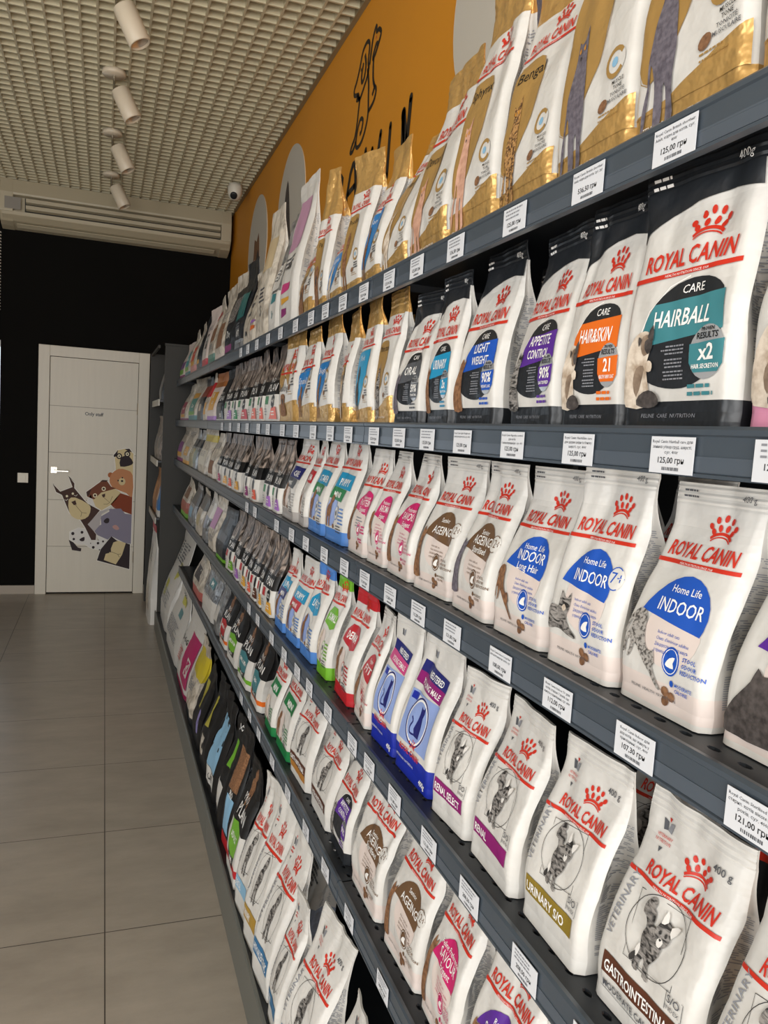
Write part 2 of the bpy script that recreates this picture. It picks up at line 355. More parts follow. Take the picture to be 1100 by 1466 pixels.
        if sideprint and lod > 0:       # small print on the gussets
            rr = random.Random(int(s.seed*10)); sp = K('#989aa0')
            for sg in (1, -1):
                z = 0.10
                while z < 0.72:
                    q0 = 0.12; dz = 0.0042
                    while q0 < 0.82:
                        q1 = min(0.9, q0+rr.uniform(0.1, 0.3))
                        if rr.random() < 0.85:
                            c = [(q0, z), (q1, z), (q1, z+dz), (q0, z+dz)]
                            vs = [Vector(s.side(sg, q, v))+Vector((sg*0.0009, 0, 0)) for q, v in c]
                            G[sg].add(vs, [(0, 1, 2, 3) if sg == 1 else (3, 2, 1, 0)], sp)
                        q0 = q1+0.06
                    z += 0.0095 if rr.random() > 0.07 else 0.03
        P.build('pouch', root); T.build('top_seal', root); G[1].build('side_gusset', root); G[-1].build('side_gusset', root)

# ================================================================== THE ROOM
WX = 1.005; FY = 7.07; CZ = 3.31; LX = -3.9; BY = -2.7; JAMB = -0.803
floor_m = bpy.data.materials.new('floor_tiles'); floor_m.use_nodes = True
def build_floor(m):
    nt = m.node_tree; b = nt.nodes['Principled BSDF']; L = nt.links.new
    tc = nt.nodes.new('ShaderNodeTexCoord'); sp = nt.nodes.new('ShaderNodeSeparateXYZ'); L(tc.outputs['Object'], sp.inputs[0])
    def math(op, a, v=None, c=None):
        n = nt.nodes.new('ShaderNodeMath'); n.operation = op
        L(a, n.inputs[0]) if not isinstance(a, (int, float)) else setattr(n.inputs[0], 'default_value', a)
        if v is not None: L(v, n.inputs[1]) if not isinstance(v, (int, float)) else setattr(n.inputs[1], 'default_value', v)
        return n.outputs[0]
    jo = []
    ids = []
    for ax, off in (('X', 0.0375), ('Y', 2.282)):
        t = math('DIVIDE', math('SUBTRACT', sp.outputs[ax], off), 0.597)
        ids.append(math('FLOOR', t)); d = math('ABSOLUTE', math('SUBTRACT', t, math('ROUND', t)))
        jo.append(math('LESS_THAN', d, 0.0028))
    joint = math('MAXIMUM', jo[0], jo[1])
    nz = nt.nodes.new('ShaderNodeTexNoise'); nz.inputs['Scale'].default_value = 5; nz.inputs['Detail'].default_value = 7; nz.inputs['Roughness'].default_value = 0.65
    mp = nt.nodes.new('ShaderNodeMapping'); mp.inputs['Scale'].default_value = (0.7, 1.6, 1); L(tc.outputs['Object'], mp.inputs[0]); L(mp.outputs[0], nz.inputs['Vector'])
    cr = nt.nodes.new('ShaderNodeValToRGB'); cr.color_ramp.elements[0].position = 0.25; cr.color_ramp.elements[1].position = 0.75
    cr.color_ramp.elements[0].color = lin('#9c9386'); cr.color_ramp.elements[1].color = lin('#b5ab9d'); L(nz.outputs['Fac'], cr.inputs[0])
    mx = nt.nodes.new('ShaderNodeMix'); mx.data_type = 'RGBA'; L(joint, mx.inputs['Factor']); L(cr.outputs[0], mx.inputs['A']); mx.inputs['B'].default_value = lin('#4a443d')
    L(mx.outputs['Result'], b.inputs['Base Color']); b.inputs['Roughness'].default_value = 0.33; b.inputs['Specular IOR Level'].default_value = 0.45
    bp = nt.nodes.new('ShaderNodeBump'); bp.inputs['Strength'].default_value = 0.25; bp.inputs['Distance'].default_value = 0.002; bp.invert = True
    L(joint, bp.inputs['Height']); L(bp.outputs[0], b.inputs['Normal'])
build_floor(floor_m)
ORANGE = mat('orange_wall_paint', '#d68d1c', 0.55, var=0.04, vscale=2)
BLACKW = mat('black_wall_paint', '#0e0d0b', 0.85, var=0.1, vscale=3, spec=0.12)
GRIDM = mat('ceiling_grid_beige', '#cfc5a6', 0.5, 0.05)
WALLW = mat('pale_wall_paint', '#c9c4ba', 0.7, var=0.03)
DOORW = mat('door_white_laminate', '#d3ccbd', 0.45, var=0.03, vscale=6, stretch=(8, 8, 0.6))
PLAST = mat('white_plastic', '#d9d2c2', 0.4)
CHROME = mat('brushed_metal', '#b9b4a8', 0.25, 1.0)
def slab(name, a, b, m):
    mb = MB(); mb.box(a, b, m); return struct(mb.build(name))
slab('floor', (LX-.2, BY-.2, -.1), (WX+.15, 9.2, 0), floor_m)
slab('wall_right', (WX, BY-.2, 0), (WX+.15, FY+.15, 3.9), ORANGE)
# far wall with a window beyond the corner at its left end
mb = MB(); mb.box((JAMB, FY, 0), (WX, FY+.15, 3.9), BLACKW); struct(mb.build('wall_far'))
mb = MB(); mb.box((LX, FY+.02, 2.085), (JAMB, FY+.14, 3.9), BLACKW); mb.box((LX, FY+.02, 0), (JAMB, FY+.14, .85), BLACKW); mb.box((LX, FY+.02, .85), (-2.6, FY+.14, 2.085), BLACKW)
struct(mb.build('wall_far_window_side'))
mb = MB()
for a, b in (((-2.6, FY+.04, .85), (-2.54, FY+.1, 2.085)), ((-2.54, FY+.04, .85), (JAMB, FY+.1, .91)), ((-2.54, FY+.04, 2.035), (JAMB, FY+.1, 2.085)), ((-1.72, FY+.04, .91), (-1.67, FY+.1, 2.035))): mb.box(a, b, mat('window_frame_white', '#dcdcd8', 0.4))
win = struct(mb.build('window_1'))
glass = bpy.data.materials.new('window_glass'); glass.use_nodes = True
gn = glass.node_tree; gb = gn.nodes['Principled BSDF']; gb.inputs['Transmission Weight'].default_value = 1; gb.inputs['Roughness'].default_value = 0.02; gb.inputs['IOR'].default_value = 1.02
mb = MB(); mb.box((-2.54, FY+.065, .91), (-1.72, FY+.071, 2.035), glass); mb.box((-1.67, FY+.065, .91), (JAMB, FY+.071, 2.035), glass); mb.build('pane', win)
mb = MB()
for k in range(26): mb.box((-2.5, FY-.02, 2.32+k*.024), (JAMB-.004, FY+.012, 2.326+k*.024), PLAST)
bl = tag(mb.build('window_blind'), 'raised white slatted blind hanging at the left edge beyond the black wall', 'blind')
mb = MB()
mb.box((LX-.15, BY-.2, 0), (LX, -1.86, 3.9), WALLW); mb.box((LX-.15, 1.46, 0), (LX, FY+.14, 3.9), WALLW); mb.box((LX-.15, -1.86, 0), (LX, 1.46, .25), WALLW); mb.box((LX-.15, -1.86, 2.75), (LX, 1.46, 3.9), WALLW)
struct(mb.build('wall_left'))
mb = MB(); FR = mat('window_frame_white', '#dcdcd8', 0.4)
for a, b in (((LX-.1, -1.86, .25), (LX-.02, -1.8, 2.75)), ((LX-.1, 1.4, .25), (LX-.02, 1.46, 2.75)), ((LX-.1, -1.8, .25), (LX-.02, 1.4, .3)), ((LX-.1, -1.8, 2.7), (LX-.02, 1.4, 2.75)), ((LX-.1, -.23, .3), (LX-.02, -.17, 2.7))): mb.box(a, b, FR)
struct(mb.build('window_2'))
mb = MB()
for x in (-3.7, -2.32, -.94, .44): mb.box((x, BY-.12, .15), (x+.06, BY-.04, 3.0), FR)
mb.box((-3.64, BY-.12, .15), (.5, BY-.04, .2), FR); mb.box((-3.64, BY-.12, 2.95), (.5, BY-.04, 3.0), FR); struct(mb.build('window_3'))
mb = MB()
mb.box((LX, BY-.15, 0), (WX, BY, .15), WALLW); mb.box((LX, BY-.15, 3.0), (WX, BY, 3.9), WALLW); mb.box((.9, BY-.15, .15), (WX, BY, 3.0), WALLW); mb.box((LX, BY-.15, .15), (-3.7, BY, 3.0), WALLW)
struct(mb.build('wall_back'))
slab('ceiling_slab', (LX-.15, BY-.2, 3.9), (WX+.15, FY+.2, 4.0), WALLW)['kind'] = 'structure'
# open-cell ceiling, 75 mm cells
mb = MB(); k = 0
x = WX-.012
while x > LX: mb.box((x-.005, BY, CZ), (x+.005, FY-.002, CZ+.042), GRIDM); x -= .0762
y = FY-.07
while y > BY: mb.box((LX, y-.005, CZ+.0004), (WX-.004, y+.005, CZ+.0424), GRIDM); y -= .0735
struct(mb.build('ceiling'))
mb = MB(); mb.box((WX-.022, BY, CZ-.004), (WX-.0005, FY-.21, CZ+.03), mat('edge_trim', '#8a7a5c', 0.5)); struct(mb.build('trim_1'))
SK = mat('skirting_tile', '#a19688', 0.4)
mb = MB(); mb.box((LX, FY-.012, 0), (-.5225, FY-.0005, .0726), SK); mb.box((.3565, FY-.012, 0), (WX, FY-.0005, .0726), SK); struct(mb.build('baseboard_far'))

# ---- door
FYD = FY-.03
mb = MB()
for a, b in (((-.519, FYD, 0), (-.433, FY-.0005, 2.0755)), ((.266, FYD, 0), (.353, FY-.0005, 2.0755)), ((-.433, FYD, 1.989), (.266, FY-.0005, 2.0755))): mb.box(a, b, DOORW)
door = struct(mb.build('door_1', bevel=.003))
dy = FYD+.012
mb = MB(); zs = [.012, .408, .803, 1.2, 1.586, 1.986]
for a, b in zip(zs, zs[1:]): mb.box((-.429, dy, a+.0022), (.262, FY-.001, b-.0022), DOORW)
mb.box((-.429, dy+.003, .012), (.262, FY-.001, 1.986), mat('door_groove', '#8e8679', 0.5)); leaf = mb.build('leaf', door)
mb = MB(); mb.box((-.412, dy-.007, 1.025), (-.362, dy-.0003, 1.078), CHROME); mb.tube((-.388, dy-.007, 1.05), (-.388, dy-.045, 1.05), .008, CHROME); mb.box((-.396, dy-.052, 1.041), (-.272, dy-.038, 1.053), CHROME)
mb.build('door_handle', door, bevel=.002)
for z in (1.60, .32):
    mb = MB(); mb.tube((.2655, dy-.004, z-.05), (.2655, dy-.004, z+.05), .006, mat('hinge_bronze', '#6c5f49', .35, .9)); mb.build('hinge', door)
# lettering and the big animal sticker, flat on the door leaf
def on_plane(pr, fn, name, parent=None, clip=1e9):
    mb = MB(); pr.emit(fn, lambda z: mb, clipx=clip); return mb.build(name, parent)
pr = Print(); pr.text(BLK, 'Only staff', -.082, 1.521, .028, bold=.03, fit=.146)
on_plane(pr, lambda x, z, L: (x, dy-.0006, z), 'door_lettering', door)
S = Print()
def sp(pts): return [(-.4235+(a/1003*130+70-70.5)/127.0*.689, 1.2155-((b/1466*190)+630-645)/201.5*1.192+0.0) for a, b in pts]
SC = {k: matte(v) for k, v in dict(w='#e8e4dc', br='#4f3b37', cr='#d9c79b', br2='#7a4b3a', tan='#c58a63', or_='#b06a43', rust='#8a4631', gr='#8c8799', lg='#bab4b4', dk='#3b3336', eye='#efe6c8', pk='#c49a94', ds='#dfdcd8').items()}
NB = [0]
def sk(c, pts, layer=1, sm=0):
    q = sp(pts); q = smooth(q, sm) if sm else q
    S.poly(SC[c], q, layer); NB[0] += 1
    if layer < 4: S.stroke(SC['w'], q, .014, .0+.02*NB[0], True)
def se(c, x, z, r, r2=None, layer=4):
    S.poly(SC[c], sp([(x+r*math.cos(t*.3927), z+(r2 or r)*math.sin(t*.3927)) for t in range(16)]), layer)
sk('cr', [(745,130),(770,80),(860,60),(950,110),(950,400),(750,330),(745,240),(735,180)], 1); sk('dk', [(720,140),(770,78),(760,150),(725,160)], 2); sk('dk', [(845,65),(900,58),(930,95),(895,92)], 2)
sk('dk', [(800,175),(850,140),(905,150),(950,215),(900,250),(800,262)], 2, 2); se('dk', 785, 147, 34, layer=3); se('dk', 878, 120, 36, layer=3)
for x, z in ((785, 147), (878, 120)): se('eye', x, z, 20, layer=4); se('dk', x, z, 9, layer=5)
sk('tan', [(680,420),(700,350),(780,290),(880,300),(950,360),(950,600),(880,560),(740,510),(695,470)], 3, 2); se('or_', 690, 362, 30, layer=2); se('cr', 825, 430, 40, 42, 5); se('dk', 826, 424, 14, 12, 6); se('dk', 780, 420, 9, layer=6); se('dk', 828, 386, 9, layer=6)
sk('rust', [(810,560),(950,600),(950,800),(740,730),(700,690)], 2)
sk('br2', [(420,560),(460,530),(580,440),(650,425),(700,490),(760,510),(590,560),(510,640),(430,610)], 3); sk('br', [(420,560),(480,525),(450,600),(430,605)], 4); sk('br', [(575,440),(600,420),(665,420),(640,440)], 4)
sk('cr', [(470,600),(580,545),(720,500),(815,550),(760,640),(700,700),(600,760),(530,720)], 2); sk('ds', [(440,650),(470,585),(530,720),(470,720)], 3)
for x, z in ((520, 595), (617, 518)): se('eye', x, z, 24, layer=5); se('br', x, z, 13, layer=6)
sk('br', [(595,585),(635,570),(635,605),(612,615)], 5); S.stroke(SC['br'], sp([(615,610),(690,670),(720,600)]), .003, 5); S.stroke(SC['br'], sp([(690,670),(660,690),(620,690)]), .003, 5)
sk('br', [(50,485),(130,565),(265,510),(220,395),(285,470),(285,520),(400,650),(440,690),(580,760),(450,920),(545,1030),(540,1095),(490,1095),(420,960),(360,870),(240,800),(150,600),(85,570)], 3)
sk('cr', [(225,650),(300,625),(440,690),(475,740),(450,830),(370,870),(290,850),(235,790)], 4, 2); sk('br', [(255,675),(300,655),(315,700),(285,710)], 5); S.stroke(SC['br'], sp([(300,705),(375,790),(430,795)]), .003, 5); S.stroke(SC['br'], sp([(375,790),(365,835)]), .003, 5)
for x, z in ((205, 612), (270, 582)): se('eye', x, z, 13, layer=5)
for x, z in ((200, 652), (305, 600)): S.stroke(SC['w'], sp([(x-20, z), (x, z+8), (x+18, z-10)]), .004, 5)
sk('lg', [(445,920),(580,770),(760,715),(700,740),(600,800),(580,930),(520,1000)], 4); sk('gr', [(530,950),(600,920),(590,830),(690,770),(680,740),(820,735),(870,790),(950,800),(950,1135),(880,1125),(720,1050),(680,1090),(560,1040),(525,1000)], 3)
sk('dk', [(625,880),(660,845),(690,855),(685,895),(650,905)], 5, 2); sk('pk', [(730,935),(770,920),(810,960),(780,978),(740,960)], 5, 2)
sk('ds', [(245,1010),(340,965),(410,970),(470,1040),(490,1095),(580,1100),(545,1045),(690,1095),(600,1210),(470,1175),(420,1140),(330,1140),(250,1090)], 2); sk('dk', [(235,1095),(290,1125),(340,1180),(380,1190),(375,1225),(275,1210)], 4)
sk('dk', [(355,1090),(410,1060),(410,1105),(375,1110)], 5, 2)
for x, z, r in ((280, 1025, 18), (383, 1010, 16), (292, 1087, 14), (515, 1178, 16), (568, 1130, 15), (625, 1110, 12), (483, 1132, 6), (586, 1205, 8)): se('dk', x, z, r, layer=4)
sk('dk', [(560,1325),(600,1200),(720,1050),(780,1095),(940,1140),(940,1425)], 3); sk('cr', [(640,1320),(660,1250),(700,1240),(745,1120),(800,1100),(890,1125),(850,1260),(780,1370)], 4); sk('dk', [(680,1220),(720,1195),(720,1235)], 5); S.stroke(SC['dk'], sp([(720,1225),(800,1255),(840,1250)]), .003, 5); S.stroke(SC['dk'], sp([(800,1255),(820,1290)]), .003, 5)
on_plane(S, lambda x, z, L: (x, dy-.0005-.00012*L, z), 'animal_sticker', door)
mb = MB(); mb.box((-.664, FY-.009, .936), (-.583, FY-.0005, 1.016), PLAST); sw = tag(mb.build('light_switch', bevel=.002), 'square white light switch on the black wall left of the door', 'switch')
mb = MB(); mb.box((-.645, FY-.013, .952), (-.602, FY-.0091, 1.0), PLAST); mb.build('rocker', sw, bevel=.0015)

# ---- air conditioner hanging on the far wall under the ceiling
ACM = mat('aircon_beige', '#b5aa90', 0.42); ACD = mat('aircon_mark_grey', '#6d6658', 0.5)  # casing beige, and the even print grey of the maker's mark
ac = tag(empty('air_conditioner', (.085, FY-.001, 2.945)), 'long beige air conditioner mounted high on the black wall above the door', 'air conditioner')
def acb(name, prof, x0, x1, m, bevel=.004): mb = MB(); mb.prism(prof, 0, x0, x1, m); return mb.build(name, ac, bevel=bevel)
acb('casing', [(0, .355), (-.185, .355), (-.2, .3), (-.212, .25), (-.21, .235), (-.17, .225), (-.17, .118), (-.21, .112), (-.2, .085), (-.15, .05), (-.085, .03), (0, .012)], -.87, .875, ACM)
acb('end_cap', [(-.0, .357), (-.186, .357), (-.214, .25), (-.213, .11), (-.15, .045), (-.08, .024), (0, .008)], .80, .885, ACM, .006)
acb('end_cap', [(-.0, .357), (-.186, .357), (-.214, .25), (-.213, .11), (-.15, .045), (-.08, .024), (0, .008)], -.885, -.79, ACM, .006)
acb('recess_shade', [(-.171, .12), (-.1735, .12), (-.1735, .224), (-.171, .224)], -.71, .80, mat('aircon_recess_shade', '#2b2720', .7), .0002)  # dark sheet paints in the shade of the gaps behind the louvres
for z in (.132, .183): acb('louvre', [(-.175, z-.004), (-.212, z+.006), (-.212, z+.034), (-.176, z+.026)], -.70, .795, ACM, .002)
acb('display_panel', [(-.2135, .125), (-.2160, .125), (-.2160, .215), (-.2135, .215)], -.85, -.735, mat('aircon_display', '#8b857b', .3), .0006)
acb('underside_strip', [(-.088, .018), (-.14, .036), (-.142, .031), (-.09, .012)], -.77, .76, mat('aircon_strip', '#c2b89e', .45), .001)
pr = Print(); pr.stroke(ACD, [(-.72, .075), (-.69, .075)], .006); pr.stroke(ACD, [(-.68, .073), (-.64, .073)], .005); pr.stroke(ACD, [(-.6, .072), (-.585, .072)], .006)
on_plane(pr, lambda x, z, L: (x, -.1955+(.085-z)*1.43-.0012, z), 'maker_mark', ac)

# ---- ceiling spotlights and camera
SPOT = mat('spotlight_white', '#d8cbb4', 0.4)
LENS = mat('spot_lens', '#efe2cf', 0.12, 0.6)
for k, (y, nm) in enumerate(((3.66, 'nearest'), (4.546, 'second'), (5.458, 'third'), (6.364, 'farthest'))):
    r = tag(empty('ceiling_spotlight', (.003, y, CZ)), f'white cylinder spotlight on a round ceiling base, {nm} of the row of four', 'spotlight', 'row of ceiling spotlights')
    mb = MB(); mb.lathe((0, 0, 0), (0, 0, -1), [(0, 0), (.06, 0), (.06, .018), (.056, .024), (0, .024)], SPOT, 32); mb.build('canopy', r)
    mb = MB(); mb.tube((0, 0, -.024), (.004, 0, -.1), .006, CHROME, 10); mb.tube((-.004, 0, -.1), (.03, 0, -.1), .007, CHROME, 10); mb.build('stem', r)
    d = Vector((.5, -.1, -1)).normalized(); p0 = Vector((.03, 0, -.088))
    mb = MB(); mb.lathe(p0, d, [(0, 0), (.044, 0), (.047, .004), (.047, .156), (.045, .16), (.040, .16), (.039, .14), (0, .135)], SPOT, 32); cyl = mb.build('lamp_body', r)
    mb = MB(); mb.lathe(p0, d, [(.038, .152), (.03, .1435), (.012, .139), (0, .139)], LENS, 24); mb.build('lens', r)
r = tag(empty('security_camera', (.88, 6.13, CZ)), 'small white dome camera on the ceiling beside the orange wall', 'camera')
mb = MB(); mb.lathe((0, 0, 0), (0, 0, -1), [(0, 0), (.05, 0), (.055, .03), (.052, .07), (.04, .1), (.02, .115), (0, .118)], PLAST, 24); mb.build('housing', r)
mb = MB(); d = Vector((-.25, -.75, -.6)).normalized(); mb.lathe(Vector((0, 0, -.062))+d*.038, d, [(.026, 0), (.026, .02), (.02, .024), (0, .02)], BLK, 20); mb.build('lens', r)

# ---- orange wall: painted sign and round pictures
LOGOC = mat('sign_black_brown', '#1d1711', 0.6)
G = Print()
def dp(pts):   # artwork box of the painted dog: x 180..430, y 100..915 (drawn upright)
    return [(-(3.50-(a-180)/250*.37), 2.725+(b)/815*.45) for a, b in pts]
for pts in ([(240,440),(200,470),(195,520),(215,560),(240,640),(262,735),(300,765),(325,720),(320,600),(330,540),(312,480),(285,430),(255,390),(240,440)],
            [(285,690),(300,600),(290,520),(270,500),(262,560),(275,640)],
            [(240,440),(225,410),(245,400),(255,390),(250,320),(240,200),(225,120),(205,90),(185,45),(205,30),(230,60),(235,90)],
            [(318,555),(335,430),(340,330),(345,200),(330,110),(300,40),(262,20),(240,60),(250,160),(275,220),(300,190),(290,120),(275,110)],
            [(345,210),(390,240),(408,300),(395,340),(375,300)], [(395,340),(375,420),(370,560),(385,590),(410,640),(425,690),(405,735),(385,740),(378,790),(352,720),(335,560)],
            [(370,560),(362,590),(385,650),(400,640)]):
    G.stroke(LOGOC, dp(pts), .0185, 1, sm=3)
G.ell(LOGOC, *dp([(255, 610)])[0], .006, .008, 2); G.ell(REDI, *dp([(385, 700)])[0], .005, .007, 2)
G1 = G; sg = empty('wall_sign', (0, 0, 0)); G = Print()
def L_(pts, w=.03): G.stroke(LOGOC, [(-a, b) for a, b in pts], w, 1, sm=2); [G.ell(LOGOC, -a, b, w/2, w/2, 1, 10) for a, b in (pts[0], pts[-1])]
def letter(*strokes):
    global G
    G = Print()
    for pts, w in strokes: L_(pts, w)
    on_plane(G, lambda x, z, L: (WX-.0012-.0002*L, -x, z), 'letter', sg)
letter(([(2.80, 2.50), (2.815, 2.68)], .035), ([(2.815, 2.68), (2.765, 2.53)], .045), ([(2.765, 2.53), (2.745, 2.71)], .035))
letter(([(2.965, 2.50), (2.955, 2.685)], .03))
letter(([(3.26, 2.685), (3.215, 2.5)], .032), ([(3.215, 2.5), (3.17, 2.66)], .032), ([(3.17, 2.66), (3.125, 2.5)], .032), ([(3.125, 2.5), (3.07, 2.695)], .032))
letter(([(3.53, 2.5), (3.47, 2.65), (3.41, 2.68), (3.385, 2.6), (3.37, 2.5)], .034), ([(3.49, 2.57), (3.40, 2.58)], .028))
letter(([(3.66, 2.5), (3.655, 2.69)], .034), ([(3.655, 2.69), (3.59, 2.66), (3.62, 2.59)], .03))
on_plane(G1, lambda x, z, L: (WX-.0012-.0004*L, -x, z), 'dog_drawing', sg); tag(sg, 'black painted line drawing of a dog above handwritten letters on the orange wall', 'sign')
def circle_picture(yc, zc, r, label, draw):
    P = Print(); P.ell(mat('picture_grey', '#c9c3b6', .6), -yc, zc, r, r, 0, 48); draw(P, -yc, zc)
    mb = MB(); P.emit(lambda x, z, L: (WX-.004-.0004*L, -x, z), lambda z: mb, clipx=1e9)
    n = 48; vs = [(WX-.0042+.004*q, yc+r*math.cos(2*math.pi*k/n), zc+r*math.sin(2*math.pi*k/n)) for q in (0, 1) for k in range(n)]
    mb.add(vs, [(k, (k+1) % n, n+(k+1) % n, n+k) for k in range(n)], mat('picture_edge', '#d8cbb0', .5)); tag(mb.build('round_wall_picture'), label, 'picture', 'round pictures on the orange wall')
def dog_a(P, x, z):
    P.poly(FUR['dark'], [(x-.2,z-.36),(x-.14,z-.1),(x-.17,z+.06),(x-.1,z+.2),(x-.04,z+.1),(x+.02,z-.1),(x+.12,z-.33)], 1, 2); P.poly(FUR['brown'], [(x-.14,z-.3),(x-.13,z-.12),(x-.06,z-.1),(x-.04,z-.3)], 2, 2)
def dog_b(P, x, z):
    P.poly(FUR['brown'], [(x-.15,z-.35),(x-.12,z),(x-.1,z+.08),(x-.02,z+.05),(x+.05,z+.1),(x+.1,z-.05),(x+.13,z-.33)], 1, 2); P.poly(FUR['dark'], [(x-.02,z-.35),(x,z-.05),(x+.08,z-.05),(x+.12,z-.3)], 2, 2); P.poly(FUR['cream'], [(x-.12,z-.3),(x-.1,z-.08),(x-.05,z-.1),(x-.05,z-.3)], 3, 2)
def dog_c(P, x, z): P.poly(FUR['grey'], [(x,z-.34),(x+.05,z+.05),(x+.16,z+.18),(x+.25,z-.2)], 1, 2)
circle_picture(5.765, 2.785, .365, 'round grey wall picture of a brown puppy, nearest the air conditioner', dog_b)
circle_picture(4.70, 2.79, .366, 'round grey wall picture of a dark dog, left of the painted dog sign', dog_a)
circle_picture(2.02, 2.79, .366, 'pale round wall picture at the top behind the gold bags, right of the painted sign', dog_c)

# ================================================================== SHELVING
DZ = {'A': 1.803, 'B': 1.521, 'C': 1.245, 'D': .911, 'E': .571, 'F': .120}
LIP = {'A': (1.762, 1.807), 'B': (1.481, 1.525), 'C': (1.203, 1.249), 'D': (.868, .915), 'E': (.528, .575)}
SHN = {'A': 'top shelf', 'B': 'second shelf', 'C': 'third shelf', 'D': 'fourth shelf', 'E': 'fifth shelf', 'F': 'bottom shelf'}
SX = .48; SEG = [(.217, 1.463), (1.467, 2.713), (2.717, 3.953), (3.957, 5.198), (5.202, 5.818)]
rack = tag(empty('shelving_rack', (.98, 3.0, 0)), 'long dark grey shelving rack frame standing along the orange wall', 'shelving')
def rk(name, a, b, m, bev=0): mb = MB(); mb.box(tuple(p-q for p, q in zip(a, (.98, 3.0, 0))), tuple(p-q for p, q in zip(b, (.98, 3.0, 0))), m); return mb.build(name, rack, bevel=bev)
for a, b in SEG: rk('back_panel', (.968, a, .13), (.975, b, 1.93), BACKP)
for y in (.215, 1.465, 2.715, 3.955, 5.2): rk('upright', (.955, y-.015, 0), (.9995, y+.015, 1.97), RACK)
rk('end_panel', (.395, 5.822, 0), (.9995, 5.855, 2.045), RACK, .002); rk('end_panel_cap', (.392, 5.819, 2.045), (.9995, 5.86, 2.06), RACK)
def plate(mb, x0, x1, y0, y1, z, th, m, holes=True):
    """sheet with a row of punched oval holes 22 mm in from its front edge"""
    if not holes: mb.box((x0, y0, z-th), (x1, y1, z), m); return
    xs = x0+.044; mb.box((xs, y0, z-th), (x1, y1, z), m); n = int((y1-y0)/.035); p = (y1-y0)/n; cx = x0+.024
    for k in range(n):
        a = y0+k*p; b = a+p; cy = (a+b)/2; N = 8
        sq = []; ho = []
        for j in range(N):
            t = 2*math.pi*(j+.5)/N; c, s = math.cos(t), math.sin(t); f = 1/max(abs(c), abs(s))
            sx_ = c*f; sy_ = s*f
            sq.append((x0 if sx_ < -.99 else xs if sx_ > .99 else x0+(xs-x0)*(sx_+1)/2, a if sy_ < -.99 else b if sy_ > .99 else a+p*(sy_+1)/2)); ho.append((cx+.0042*c, cy+.008*s))
        corners = [(xs, b), (x0, b), (x0, a), (xs, a)]
        for zz, flip in ((z, 0), (z-th, 1)):
            vs = [(q[0], q[1], zz) for q in sq]+[(q[0], q[1], zz) for q in ho]+[(q[0], q[1], zz) for q in corners]
            fs = [(j, (j+1) % N, N+(j+1) % N, N+j) for j in range(N)]+[(2*N+q, (2*q+1) % N, 2*q) for q in range(4)]
            if flip: fs = [f[::-1] for f in fs]
            mb.add(vs, fs, m)
        mb.add([(q[0], q[1], z) for q in ho]+[(q[0], q[1], z-th) for q in ho], [(j, (j+1) % N, N+(j+1) % N, N+j) for j in range(N)], m)
    mb.box((x0, y0, z-th), (x0+.0006, y1, z), m)
ORD = ['nearest', 'second', 'third', 'fourth', 'fifth', 'sixth', 'seventh', 'eighth', 'ninth', 'tenth', 'eleventh', 'twelfth', 'thirteenth', 'fourteenth', 'fifteenth', 'sixteenth', 'seventeenth', 'eighteenth', 'nineteenth', 'twentieth']
GROOVE_SHEEN = mat('channel_groove_sheen', '#565f69', 0.3, 0.15)
for sh in 'ABCDE':
    lo, hi = LIP[sh]
    for i, (a, b) in enumerate(SEG[:4] if sh == 'E' else SEG):
        r = tag(empty('store_shelf', (SX, a, DZ[sh])), f'dark grey metal shelf, {ORD[i]} section of the {SHN[sh]}', 'shelf', 'shelves of the rack')
        mb = MB(); L = b-a; plate(mb, .006, .47, 0, L, 0, .004, DECK)
        mb.box((.01, 0, -.018), (.014, L, -.004), DECK); mb.box((.456, 0, -.018), (.47, L, -.004), DECK); mb.box((.014, 0, -.018), (.456, .003, -.004), DECK); mb.box((.014, L-.003, -.018), (.456, L, -.004), DECK)
        mb.build('deck', r)
        z0, z1 = lo-DZ[sh], hi-DZ[sh]; mb = MB()
        mb.prism([(.008, z1-.001), (.002, z1), (-.001, z1-.003), (-.001, z1-.0075), (.0012, z1-.009), (.0012, z0+.004), (-.0012, z0+.003), (-.0012, z0), (.008, z0)], 1, 0, L, STEEL)
        mb.box((.0002, .001, (z0+z1)/2-.006), (.0012, L-.001, (z0+z1)/2-.004), GROOVE_SHEEN); mb.box((.0004, .001, z0+.0045), (.0012, L-.001, (z0+z1)/2-.006), GROOVE_SHEEN)  # thin groove line; lower half painted lighter as a glass reflection
        mb.build('price_channel', r)
for i, (a, b) in enumerate(SEG):
    r = tag(empty('store_shelf', (.378, a, .125)), f'dark base shelf with grey kick plate on the floor, {ORD[i]} section of the rack', 'shelf', 'shelves of the rack'); L = b-a
    mb = MB(); plate(mb, .012, .572, 0, L, -.005, .004, DECK); mb.build('deck', r)
    mb = MB(); mb.prism([(0, -.1245), (0, .003), (.003, .006), (.009, .006), (.011, -.004), (.011, -.1245)], 1, 0, L, OLIVE); mb.build('kick_plate', r)

